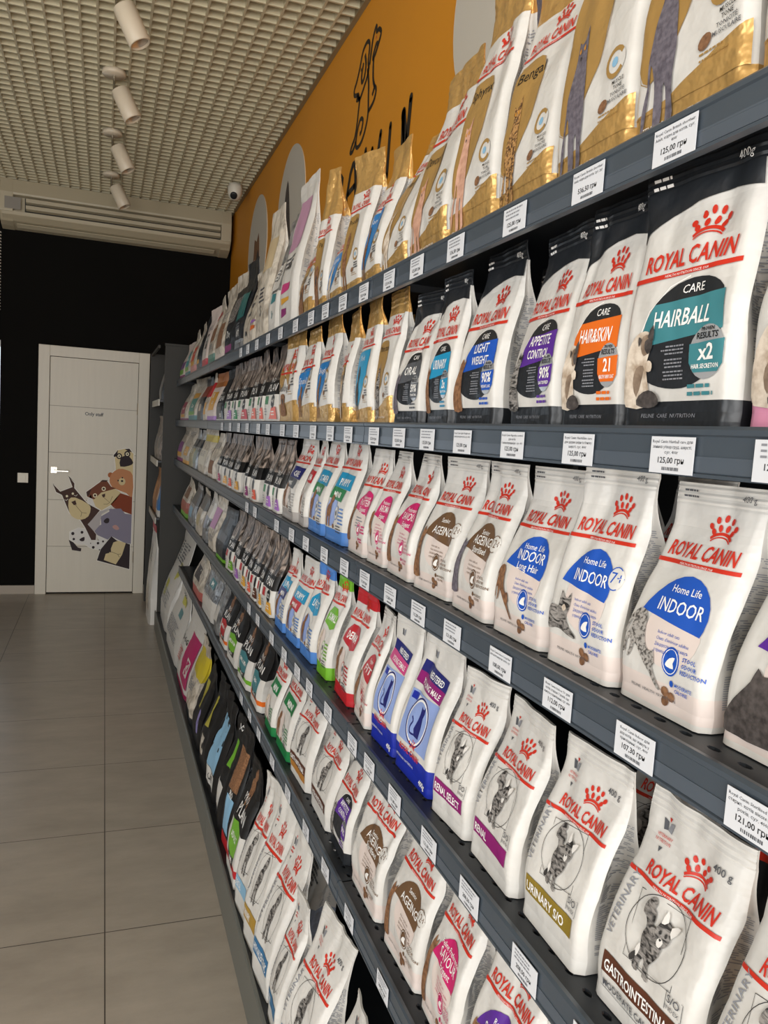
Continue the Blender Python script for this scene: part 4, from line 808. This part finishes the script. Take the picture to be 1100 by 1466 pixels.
# second shelf
bag('B', .37, .53, 'care', A_('pinkc', ['KITTEN'], ('x3', 'FIRST STEPS'), 'sit', 'bengal', black=K('#d990ac')), 'white bag with a pink base and spotted kitten, at the right edge', h=.25)
bag('B', .538, .694, 'care', A_('teal', ['HAIRBALL'], ('x2', 'HAIR SECRETION'), 'sit', 'cream'), 'white bag with black top and teal HAIRBALL panel', h=.262, x=.512, yaw=0)
bag('B', .70, .812, 'care', A_('orange', ['HAIR&SKIN'], ('21', 'HEALTHY SHINY COAT'), 'sit', 'grey'), 'white bag with black top and orange HAIR&SKIN panel', h=.255, lean=.02)
bag('B', .822, .945, 'care', A_('purple', ['APPETITE', 'CONTROL'], ('90%', 'SATISFIED'), 'tall', 'tabby'), 'white bag with black top and purple APPETITE CONTROL panel', h=.25, lean=.03)
bag('B', .985, 1.118, 'care', A_('blue', ['LIGHT', 'WEIGHT'], ('90%', 'WEIGHT LOSS'), 'tall', 'brown'), 'white bag with black top and blue LIGHT WEIGHT panel', h=.26, lean=.03)
bag('B', 1.13, 1.235, 'care', A_('cyan', ['URINARY'], ('2x', 'DILUTION'), 'tall', 'brown'), 'white bag with black top and light blue URINARY panel', h=.245)
bag('B', 1.265, 1.385, 'care', A_('dgrey', ['ORAL'], ('59%', 'TARTAR'), 'tall', 'grey'), 'white bag with dark grey panel and 59% badge', h=.24, lean=.03)
bag('B', 1.40, 1.515, 'breed', A_('gold', ['Maine coon'], 'stand', 'tabby', gtop=.82), 'gold bag with a tabby cat standing on its brown panel', h=.262, lean=.02)
bag('B', 1.525, 1.64, 'breed', A_('#2391bd', ['York'], 'dog', 'dark', gtop=.78), 'gold and white bag with a turquoise panel', h=.262)
bag('B', 1.655, 1.80, 'breed', A_('gold', ['Persian'], 'pug', 'cream', gtop=.74), 'gold and white bag turned to show its side print', h=.255, yaw=-14)
bag('B', 1.82, 1.97, 'breed', A_('#1d78bd', ['Beagle'], 'dog', 'brown', gtop=.82), 'gold and white bag with a tall deep blue panel', h=.265)
bag('B', 1.985, 2.155, 'breed', A_('#1d78bd', ['Spaniel'], 'dog', 'brown', gtop=.84), 'gold bag with a narrow blue panel, left of the deep blue one', h=.25)
bag('B', 2.17, 2.375, 'breed', A_('gold', ['Bulldog'], 'pug', 'brown', gtop=.84), 'gold and white bag with a golden panel next to the taupe bags', h=.26)
PB = [(2.40, 2.60, 'coral', '+7', 'with a coral corner and +7, nearest'), (2.605, 2.71, 'coral', '', 'tucked narrow behind the coral one'), (2.72, 2.90, 'coral', '1+', 'with a salmon corner, third'), (2.92, 3.15, 'red', '1+', 'with an orange red corner, fourth'), (3.16, 3.28, 'green', '', 'showing a green edge, fifth'), (3.29, 3.52, 'violet', '1+', 'with a violet corner, sixth')]
for a, b, c, n, s in PB: bag('B', a, b, 'plan', A_(c, n), f'taupe and white bag {s} in the run', h=.245+.007*(c == 'coral'), lean=.04)
bag('B', 3.54, 3.78, 'plan', A_('dgrey', '', False, True), 'dark taupe bag with grey base ending the taupe run', h=.24, lean=.05)
bag('B', 3.80, 4.12, 'plain', A_(BEIGE, [(.7, 1, K('#a3642f')), (0, .1, K('violet'))], [(K('amber'), -4, 5, 4, 14)], [(WHT, 'Cat', 0, 8, 2)], []), 'beige bag with an ochre panel and orange top', h=.24, lean=.05)
bag('B', 4.13, 4.30, 'plain', A_(CREAM, [(.5, .8, K('red'))], [(K('amber'), -4, 3, 4, 9)], [], []), 'narrow cream bag with a dark red band', h=.25, lean=.05)
bag('B', 4.31, 4.60, 'plain', A_(BLACKF, [(.55, .8, K('#8c3b27'))], [(FUR['cream'], -3, 5, 3, 9)], [], []), 'dark brown bag with a rust band', h=.24, lean=.05)
bag('B', 4.62, 5.14, 'plain', A_(CREAM, [(0, .12, K('teal'))], [(K('#2d8a80'), -4, 4, 4, 12), (K('amber'), -4, 12, 4, 15), (K('lime'), -5, 3, 5, 5)], [(WHT, 'Cat', 0, 7, 2)], []), 'pale pouch with a green panel at the far end', h=.26, lean=.06)
bag('B', 5.20, 5.66, 'plain', A_(CREAM, [(0, .06, K('plum'))], [(K('#a3284a'), -4, 4, 4, 12), (K('amber'), -4, 2, 4, 4)], [(WHT, 'Cat', 0, 7, 2)], []), 'pale pouch with a dark red panel, last before the end panel', h=.24, lean=.06)
# third shelf
bag('C', .385, .535, 'health', A_('purple', ['Sterilised'], 'Life', None, 'back', 'dark', (-6.6, 1.4, 6.4, 6.6)), 'white bag with a purple dome and dark shaggy cat, at right edge', h=.22, x=.53)
bag('C', .545, .672, 'health', A_('blue', ['INDOOR'], 'Home Life', None, 'stretch', 'spot', (-6.2, 2.3, 6.8, 7.4)), 'white bag with a blue INDOOR dome and stretching spotted cat', x=.522, yaw=0)
bag('C', .678, .802, 'health', A_('blue', ['INDOOR'], 'Home Life', '7+', 'lie', 'tabby', (-6.4, 3.6, 6.2, 5)), 'white bag with a blue INDOOR dome, 7+ mark and lying tabby cat', h=.236, lean=.035)
bag('C', .815, .946, 'health', A_('blue', ['INDOOR', 'Long Hair'], 'Home Life', None, 'stretch', 'brown', (-6.2, 2.3, 5.2, 7)), 'white bag with a blue dome reading INDOOR Long Hair')
bag('C', .957, 1.088, 'health', A_('brown', ['AGEING', 'Sterilised'], 'Senior', '12+', 'tall', 'grey', (-6.6, 2.6, 3.4, 8.4)), 'white bag with a brown AGEING Sterilised 12+ dome and grey cat')
bag('C', 1.098, 1.238, 'health', A_('brown', ['AGEING'], 'Senior', '12+', 'tall', 'brown', (-6.6, 2.2, 3.6, 8.8)), 'white bag with a brown AGEING 12+ dome and long-haired cat')
bag('C', 1.252, 1.386, 'health', A_('magenta', ['SAVOUR', 'Exigent'], 'Preference', None, 'tall', 'brown', (-6.4, 2.2, 3.4, 9)), 'white bag with a magenta SAVOUR Exigent dome and slim brown cat')
bag('C', 1.395, 1.498, 'health', A_('magenta', ['AROMA', 'Exigent'], 'Preference', None, 'stretch', 'brown', (-6.4, 3.4, 4.4, 7)), 'white bag with a magenta AROMA dome and brown cat')
bag('C', 1.508, 1.64, 'health', A_('magenta', ['PROTEIN', 'Exigent'], 'Preference', None, 'tall', 'brown', (-6.4, 2.6, 3.4, 8)), 'white bag with a magenta PROTEIN Exigent dome')
bag('C', 1.667, 1.825, 'size', A_('sky', 'cyan', 'PUPPY', 'green', 'MINI'), 'white bag with a light blue base reading PUPPY and MINI', h=.25)
bag('C', 1.832, 1.992, 'size', A_('sky', 'cyan', 'STARTER', 'green', 'MINI'), 'white bag with a light blue base reading STARTER', h=.245)
bag('C', 2.0, 2.09, 'size', A_('#a9a4a0', 'red', 'DERMA', '#cfc8c0', 'Mini'), 'narrow white bag with a grey base and red label', h=.235)
bag('C', 2.10, 2.29, 'size', A_('#a9a4a0', 'navy', 'CARE', 'dgrey', '90%'), 'white bag with silver grey base and round blue 90% badge', h=.235)
PC = [(2.31, 2.42, 'violet', '', 'with a violet corner, nearest'), (2.43, 2.55, 'violet', '', 'with a violet corner, second'), (2.66, 2.80, 'coral', '', 'with a coral block, third'), (2.81, 2.93, 'plum', '', 'with a plum edge, fourth'), (3.05, 3.22, 'amber', '+12', 'with a yellow block and +12, fifth'), (3.23, 3.36, 'coral', '', 'with a pale coral block, sixth'), (3.37, 3.52, 'amber', '', 'half hidden with an orange edge, seventh'), (3.53, 3.70, 'pinkc', '', 'with a pink edge ending it, eighth')]
for a, b, c, n, s in PC: bag('C', a, b, 'plan', A_(c, n, b < 2.6), f'taupe and white bag {s} in the run', h=.225, lean=.04)
bag('C', 3.75, 4.02, 'plain', A_(CREAM, [], [(FUR['brown'], -4, 2, 4, 9)], [], [(GREY, -4, 4, 18, 5)]), 'cream bag with a ginger cat print left of the taupe run', h=.22)
bag('C', 4.05, 4.50, 'plain', A_(CREAM, [(.7, .85, K('#c9b64a'))], [(K('#d8d3c4'), -5, 4, 5, 12)], [], [(GREY, -4, 4, 11, 4)]), 'cream bag with a lemon band near its top', h=.24)
bag('C', 4.52, 4.72, 'plain', A_(SILVER, [(.55, .75, BLACKF)], [(K('#8d9f98'), -4, 3, 4, 11)], [], []), 'grey green bag with a black band', h=.225)
bag('C', 4.73, 4.95, 'plain', A_(SILVER, [(.55, .75, BLACKF), (0, .5, K('#9c9168'))], [], [], [(WHT, -4, 4, 11, 4)]), 'olive bag with a black band', h=.225)
bag('C', 4.97, 5.35, 'plain', A_(CREAM, [(0, .1, K('amber'))], [(K('amber'), -4, 5, 4, 11)], [(WHT, 'Cat', 0, 7, 2)], [(DGREY, -4, 4, 20, 5)]), 'pale pouch with a yellow panel at the far end', h=.235)
bag('C', 5.37, 5.76, 'plain', A_(CREAM, [(0, .1, K('plum'))], [(K('#8d4a8c'), -5, 6, 4, 13), (K('amber'), -5, 3, 4, 6)], [], [(DGREY, -4, 4, 20, 4)]), 'pale pouch with a purple panel, last before the end panel', h=.235)
# fourth shelf
bag('D', .375, .502, 'vet', A_('olive', 'URINARY'), 'white veterinary bag cut off at the lower right corner', h=.235)
bag('D', .517, .668, 'vet', A_('choc', 'GASTROINTESTINAL', 'MODERATE CALORIE'), 'white veterinary bag with a brown GASTROINTESTINAL band', x=.522, yaw=0)
bag('D', .684, .818, 'vet', A_('olive', 'URINARY S/O'), 'white veterinary bag with an olive URINARY S/O band', yaw=-2)
bag('D', .834, .968, 'vet', A_('plum', 'RENAL'), 'white veterinary bag with a purple RENAL band', yaw=-2)
bag('D', .98, 1.10, 'vet', A_('plum', 'RENAL SELECT'), 'white veterinary bag with a purple RENAL SELECT band')
bag('D', 1.114, 1.275, 'neuter', A_('plum', 'YOUNG MALE'), 'white and blue bag reading NEUTERED YOUNG MALE', h=.25)
bag('D', 1.283, 1.41, 'neuter', A_('pinkc', 'YOUNG FEMALE'), 'white and blue bag reading NEUTERED YOUNG FEMALE', h=.25)
bag('D', 1.425, 1.54, 'health', A_('red', ['FIT'], 'Regular', None, 'stand', 'brown', (-6.2, 2.2, 4, 8)), 'white bag with a dark red FIT dome and ginger cat', h=.232, yaw=-6)
bag('D', 1.552, 1.69, 'size', A_('red', 'red', 'DERMA', None, None, 'dog', 'brown', topc='red', dome=True), 'white dog food bag with a red base and red dome', h=.25)
bag('D', 1.735, 1.835, 'size', A_('lime', 'lime', 'X-SMALL', None, None, 'dog', 'cream', topc='lime', dome=True), 'white dog food bag with bright green base and top', h=.255)
bag('D', 1.868, 2.0, 'size', A_('sky', 'cyan', 'LIGHT', None, None, 'dog', 'brown', topc='sky', dome=True), 'white dog food bag with blue base and blue pointed top', h=.255)
bag('D', 2.012, 2.16, 'size', A_('sky', 'cyan', 'PUPPY', 'red', 'MINI', 'dog', 'brown'), 'white dog food bag with blue base and red strip under the panel', h=.235)
bag('D', 2.175, 2.31, 'size', A_('sky', 'cyan', 'JUNIOR', 'navy', 'MINI', 'dog', 'brown'), 'white dog food bag with blue base and navy strip under the panel', h=.235)
PD = [(2.36, 2.49, 'amber', '12', 'with a yellow block and 12, nearest'), (2.50, 2.58, 'amber', '', 'half hidden with an orange block, second'), (2.59, 2.69, 'choc', '', 'with a brown corner, third'), (2.70, 2.79, 'coral', '', 'with a coral corner, fourth'), (2.80, 2.94, 'amber', '', 'with an ochre corner, fifth'), (2.95, 3.11, 'violet', '', 'with a violet block, sixth'), (3.12, 3.28, 'lime', '', 'with a red and green block, seventh')]
for a, b, c, n, s in PD: bag('D', a, b, 'plan', A_(c, n, 'red'), f'taupe and white bag {s} in the run', h=.245, lean=.05)
bag('D', 3.33, 3.60, 'plain', A_(BLACKF, [(0, .06, K('lime'))], [(DGREY, -5, 8, 5, 12)], [], []), 'black bag with a thin green base left of the taupe run', h=.23)
bag('D', 3.64, 3.88, 'plain', A_(CREAM, [], [(K('#b77fae'), -5, 9, 3, 18)], [], [(GREY, -4, 4, 6, 4)]), 'pale bag with a mauve patch', h=.25)
bag('D', 3.92, 4.14, 'plain', A_(WHITE, [(0, .5, SILVER)], [(K('#a9b2c4'), -3, 6, 3, 12)], [], [(GREY, -4, 4, 20, 5)]), 'tall silvery white bag', h=.25)
bag('D', 4.18, 4.50, 'plain', A_(CREAM, [(.55, .9, K('#55514b'))], [(K('#b7ab7c'), -3, 4, 3, 10)], [], []), 'cream bag with a dark upper half', h=.24)
bag('D', 4.53, 4.92, 'plain', A_(SILVER, [(.5, .9, K('#4b4846'))], [(K('ltblue'), -3, 4, 3, 10)], [], []), 'silver foil bag with a dark upper half', h=.24)
bag('D', 4.95, 5.38, 'plain', A_(CREAM, [(0, .12, K('lime')), (.12, .4, K('#a34a35'))], [(FUR['brown'], -4, 11, 4, 18)], [], []), 'pale bag with a rust panel and green base, last before the end panel', h=.24)
# fifth shelf
bag('E', .80, .945, 'health', A_('purple', ['SENSIBLE'], 'Regular', None, 'tall', 'brown', (-6.4, 2.2, 3.4, 8)), 'white bag with a purple dome at the bottom edge', h=.25, yaw=-4)
bag('E', .962, 1.10, 'health', A_('magenta', ['SAVOUR', 'Exigent'], 'Feline Preference', None, 'tall', 'brown', (-6.6, 2.0, 3.2, 10)), 'white bag with a magenta SAVOUR Exigent dome', h=.25, yaw=-3)
bag('E', 1.112, 1.275, 'health', A_('brown', ['AGEING'], 'Senior', '12+', 'tall', 'brown', (-6.6, 2.2, 3.0, 9)), 'white bag with a brown AGEING 12+ dome, nearer of two', h=.25)
bag('E', 1.31, 1.485, 'health', A_('brown', ['AGEING', 'Sterilised'], 'Senior', '12+', 'tall', 'grey', (-6.6, 2.2, .5, .5)), 'white bag with a brown AGEING Sterilised 12+ dome, farther of two', h=.255)
bag('E', 1.515, 1.645, 'care', A_('purple', ['APPETITE', 'CONTROL'], ('90%', 'SATISFIED'), 'tall', 'tabby'), 'white bag with a black and purple APPETITE CONTROL panel', h=.245, lean=.05)
bag('E', 1.66, 1.83, 'vet', A_('choc', 'GASTROINTESTINAL', None, 'dog'), 'white veterinary bag with a plain brown band and dalmatian', h=.235)
bag('E', 1.86, 2.035, 'vet', A_('choc', 'GASTROINTESTINAL', None, 'dog', band2='#b37a35'), 'white veterinary bag with brown and orange bands and dalmatian', h=.25)
bag('E', 2.055, 2.225, 'size', A_('green', 'green', 'MINI', None, None, 'dog', 'brown'), 'white dog food bag with a green base reading MINI, nearer of two', h=.25)
bag('E', 2.245, 2.38, 'size', A_('green', 'green', 'MINI', None, None, 'dog', 'cream'), 'white dog food bag with a green base reading MINI, farther of two', h=.24)
bag('E', 2.45, 2.63, 'dogplan', A_('teal', 'SMALL', 'MEAT', 'orange'), 'black and white bag with a teal shield and orange stripe', h=.24)
bag('E', 2.66, 2.88, 'dogplan', A_('teal', 'SMALL & MINI', 'MEAT', 'lime'), 'black and white bag with a teal shield reading SMALL & MINI', h=.24)
bag('E', 2.92, 3.15, 'dogplan', A_('lime', 'MEDIUM'), 'black and white bag with a bright green shield', h=.235)
bag('E', 3.18, 3.38, 'dogplan', A_('red', 'MEDIUM', 'MEAT', 'orange'), 'black and white bag with a red shield', h=.235)
bag('E', 3.42, 3.58, 'plain', A_(SILVER, [], [(WHITE, -4, 5, 4, 12)], [], [(GREY, -4, 4, 18, 4)]), 'narrow silver bag left of the black dog food bags', h=.235)
bag('E', 3.62, 4.05, 'plain', A_(SILVER, [(0, .4, WHITE)], [(K('teal'), -2, 13, 3, 17)], [(WHT, 'M', .4, 14, 2)], [(GREY, -4, 4, 11, 4)]), 'silver bag with a small teal square', h=.24)
bag('E', 4.10, 4.50, 'plain', A_(CREAM, [(0, .2, K('#b9625c'))], [(FUR['dark'], -4, 8, 3, 15)], [], [(GREY, -4, 4, 20, 3)]), 'pale bag with a dull red base at the far end', h=.24)
# bottom shelf
bag('F', 1.18, 1.375, 'vet', A_('steelb', 'HYPOALLERGENIC', None, 'dog'), 'white veterinary bag with only its pointed top in view', h=.285, lean=.09, x=.40)
bag('F', 1.40, 1.575, 'vet', A_('steelb', 'ANALLERGENIC', None, 'dog'), 'white veterinary bag with a curled broad top', h=.345, lean=.06, flop=.03, x=.411, yaw=6, topw=1.1)
bag('F', 1.59, 1.70, 'vet', A_('steelb', 'SKIN', None, 'dog'), 'white veterinary bag with a slanted blue stripe, behind the curled one', h=.31, lean=.06)
bag('F', 1.715, 1.865, 'vet', A_('steelb', 'HYPOALLERGENIC', None, 'dog'), 'white veterinary bag with a blue band reading ERGENIC', h=.40, lean=.09, yaw=6)
bag('F', 1.88, 2.01, 'vet', A_('#a98532', 'URINARY', None, 'dog'), 'white veterinary bag with an ochre band', h=.41, lean=.09, yaw=6)
bag('F', 2.03, 2.16, 'vet', A_('ltblue', 'DENTAL', None, 'dog'), 'white veterinary bag with a pale blue band', h=.39, lean=.08, yaw=6)
bag('F', 2.20, 2.38, 'dogplan', A_('lime', 'ADULT', 'LAMB', 'red'), 'black bag with a green shield and red base', h=.36, x=.402)
bag('F', 2.39, 2.52, 'plain', A_(PLANBLK, [(0, .1, K('red'))], [(K('ltblue'), -4, 3, 4, 10), (FUR['brown'], -5, 11, 5, 19)], [(WHT, 'PRO', 0, 9.6, 1.4)], []), 'black bag with a pale blue panel and brown dog print', h=.40, x=.41, lean=.06)
bag('F', 2.55, 2.72, 'plain', A_(PLANBLK, [], [(K('lime'), -2.4, 12, 1.6, 18), (WHITE, -4, 3, 3, 9)], [(WHT, 'DOG', 0, 20, 1.4)], []), 'black bag with a bright green stripe', h=.37, lean=.075, wr=.006, x=.408)
bag('F', 2.75, 2.95, 'plain', A_(PLANBLK, [], [(K('ltblue'), -5, 6, 5, 18), (WHITE, -5, 2, 5, 6)], [(BLK, 'CAT', 0, 3.2, 1.6)], []), 'black bag with a pale blue printed front', h=.37, lean=.075, wr=.006, x=.408)
bag('F', 2.99, 3.2, 'plain', A_(PLANBLK, [], [(K('#aaa23c'), -2.6, 10, .6, 18), (CREAM, -3, 3, .4, 8)], [], []), 'black bag with a yellow stripe, nearer of two', h=.37, lean=.075, wr=.006, x=.408)
bag('F', 3.24, 3.48, 'plain', A_(PLANBLK, [], [(K('#aaa23c'), -2.6, 9, .4, 17), (K('lav'), 2, 4, 5, 10)], [], []), 'black bag with a yellow stripe, farther of two', h=.37, lean=.075, wr=.006, x=.408)
bag('F', 3.52, 3.80, 'plain', A_(CREAM, [(.55, .85, K('#c8b52c')), (0, .1, BLACKF)], [], [], [(GREY, -4, 4, 11, 5)]), 'white bag with a yellow band beside the pink bag', h=.37, lean=.075, wr=.006, x=.408)
bag('F', 3.85, 4.35, 'plain', A_(WHITE, [(0, .06, K('#9c1f52'))], [(K('#b3125f'), -1, 3, 6.8, 17), (WHITE, 2.6, 6, 6, 11)], [(BLK, 'DOG', -3.6, 12, 1.6)], [(K('red'), -6, -2, 10, 6)]), 'large white bag with a hot pink panel', h=.40, lean=.08, x=.412)
bag('F', 4.40, 5.12, 'plain', A_(WHITE, [], [(K('teal'), 0, 13, 3, 16), (K('#c3bf36'), -1, 17, 3, 20)], [(BLK, 'DOG', .2, 20, 1.2)], [(GREY, -5, 4, 11, 9)]), 'large white bag with a small green square', h=.40, lean=.08, x=.412)
bag('F', 5.20, 5.80, 'plain', A_(WHITE, [], [(K('#c3bf36'), -4, 6, -1, 10), (K('#c3bf36'), 2, 11, 5, 15)], [], [(DGREY, -5, 5, 19, 7), (GREY, -5, 5, 8, 5)]), 'tall white bag with lime patches beside the end panel', h=.67, lean=.17, x=.415)
# bags standing behind the front row
bag('A', .90, 1.05, 'breed', A_('gold', ['Bengal'], 'stand', 'bengal', gtop=.78), 'gold topped bag behind the bengal cat bag', 'second row of the top shelf', x=.64, h=.38)
bag('A', 1.56, 1.70, 'breed', A_('gold', ['York'], 'dog', 'brown', gtop=.7), 'gold topped bag behind the blue panel bag', 'second row of the top shelf', x=.64, h=.31)
bag('A', 1.99, 2.14, 'breed', A_('gold', ['Pug'], 'pug', 'brown', gtop=.7), 'gold topped bag behind the pug bag', 'second row of the top shelf', x=.63, h=.33)
bag('A', 3.22, 3.46, 'plain', A_(WHITE, [], [], [], [(GREY, -4, 4, 18, 4)]), 'white sheet-like bag top behind the black teal bag', 'second row of the top shelf', x=.64, h=.40)
bag('A', 4.05, 4.3, 'plain', A_(WHITE, [(.5, .8, K('plum'))], [], [], []), 'white bag with a purple band behind the beige bags', 'second row of the top shelf', x=.64, h=.40)
bag('B', .83, .955, 'care', A_('purple', ['APPETITE', 'CONTROL'], ('90%', 'SATISFIED'), 'tall', 'tabby'), 'black topped bag behind the purple panel bag', 'second row of the second shelf', x=.63, h=.25)
bag('B', .985, 1.12, 'care', A_('blue', ['LIGHT', 'WEIGHT'], ('90%', 'WEIGHT LOSS'), 'tall', 'brown'), 'black topped bag behind the LIGHT WEIGHT bag', 'second row of the second shelf', x=.63, h=.255)
bag('B', 1.42, 1.54, 'breed', A_('gold', ['Maine coon'], 'stand', 'tabby', gtop=.7), 'gold topped bag behind the tabby cat bag', 'second row of the second shelf', x=.63, h=.255)
bag('B', 1.67, 1.82, 'breed', A_('gold', ['Persian'], 'pug', 'cream', gtop=.66), 'gold topped bag behind the turned gold bag', 'second row of the second shelf', x=.64, h=.255)
bag('C', .70, .82, 'health', A_('blue', ['INDOOR'], 'Home Life', '7+', 'lie', 'tabby', (-6.4, 3.6, 6.2, 5)), 'white bag behind the INDOOR 7+ bag', 'second row of the third shelf', x=.64)
bag('C', .83, .955, 'health', A_('blue', ['INDOOR'], 'Home Life', None, 'stretch', 'brown', (-6.2, 2.3, 5.2, 7)), 'white bag behind the Long Hair bag', 'second row of the third shelf', x=.64)
bag('D', .53, .67, 'plain', A_(BLACKF, [], [(REDI, -3, 15, 3, 19)], [], [(GREY, -4, 4, 10, 3)]), 'dark grey bag behind the GASTROINTESTINAL bag', 'second row of the fourth shelf', x=.66, h=.23)
bag('D', .70, .83, 'vet', A_('olive', 'URINARY S/O'), 'white bag behind the URINARY S/O bag', 'second row of the fourth shelf', x=.65)
bag('D', 1.45, 1.57, 'plain', A_(SILVER, [], [], [], [(GREY, -4, 4, 18, 8)]), 'silver bag behind the dark red FIT bag', 'second row of the fourth shelf', x=.64, h=.23)
bag('F', 1.86, 2.02, 'plain', A_(WHITE, [(.0, .4, K('#9aa3b3'))], [], [], [(DGREY, -5, 5, 20, 12)]), 'white bag back with printed text behind the ERGENIC bag', 'second row of the bottom shelf', x=.53, h=.32)

# ================================================================== display beyond the end panel
dr = tag(empty('display_stand', (.42, 6.35, 0)), 'dark narrow display stand beyond the rack end panel beside the door', 'display stand')
def dk(name, a, b, m, bev=0): mb = MB(); mb.box((a[0]-.42, a[1]-6.35, a[2]), (b[0]-.42, b[1]-6.35, b[2]), m); return mb.build(name, dr, bevel=bev)
dk('back_panel', (.62, 5.90, .02), (.63, 6.74, 2.06), BACKP); dk('upright', (.345, 6.72, 0), (.63, 6.745, 2.05), RACK); dk('upright', (.60, 5.88, 0), (.63, 5.90, 2.05), RACK)
dk('top_rail', (.35, 5.89, 2.03), (.365, 6.72, 2.05), RACK)
for z in (.80, 1.22, 1.66): dk('shelf', (.372, 5.90, z-.012), (.62, 6.72, z), DECK); dk('shelf_edge', (.364, 5.90, z-.04), (.372, 6.72, z+.006), mat('shelf_edge_white', '#b9b4a8', .4))
DZ['G'] = .8; SHN['G'] = 'lower shelf of the end display'; DEF['G'] = dict(h=.28, lean=.04)
bag('G', 5.95, 6.2, 'plain', A_(K('#2f6fae'), [(0, .15, WHITE)], [(WHITE, -4, 8, 4, 14)], [], []), 'bright blue bag', x=.39, h=.33)
bag('G', 6.25, 6.6, 'plain', A_(K('#9a6a43'), [], [(K('#b8875a'), -4, 6, 4, 16)], [], []), 'orange brown bag', x=.39, h=.34)
DZ['G'] = 1.22; SHN['G'] = 'middle shelf of the end display'
bag('G', 5.95, 6.22, 'plain', A_(TAUPE, [], [(BLACKF, -4, 6, 4, 12)], [], []), 'nearer dark taupe bag', x=.39, h=.33)
bag('G', 6.28, 6.58, 'plain', A_(TAUPE, [], [(DGREY, -4, 6, 4, 12)], [], []), 'farther dark taupe bag', x=.39, h=.33)
DZ['G'] = 1.66; SHN['G'] = 'upper shelf of the end display'
bag('G', 5.97, 6.2, 'plain', A_(BLACKF, [], [(DGREY, -4, 6, 4, 12)], [], [(WHT, -3, 3, 18, 2)]), 'black bag with small white print', x=.39, h=.27)
DZ['G'] = 0; SHN['G'] = 'on the floor beside the rack end panel'
bag('G', 5.9, 6.3, 'plain', A_(WHITE, [(.95, 1, K('red'))], [(CREAM, -5, 3, 5, 9)], [], [(GREY, -4, 4, 18, 6)]), 'tall white sack with a red top edge', x=.345, h=.74, lean=.03, D=.12)
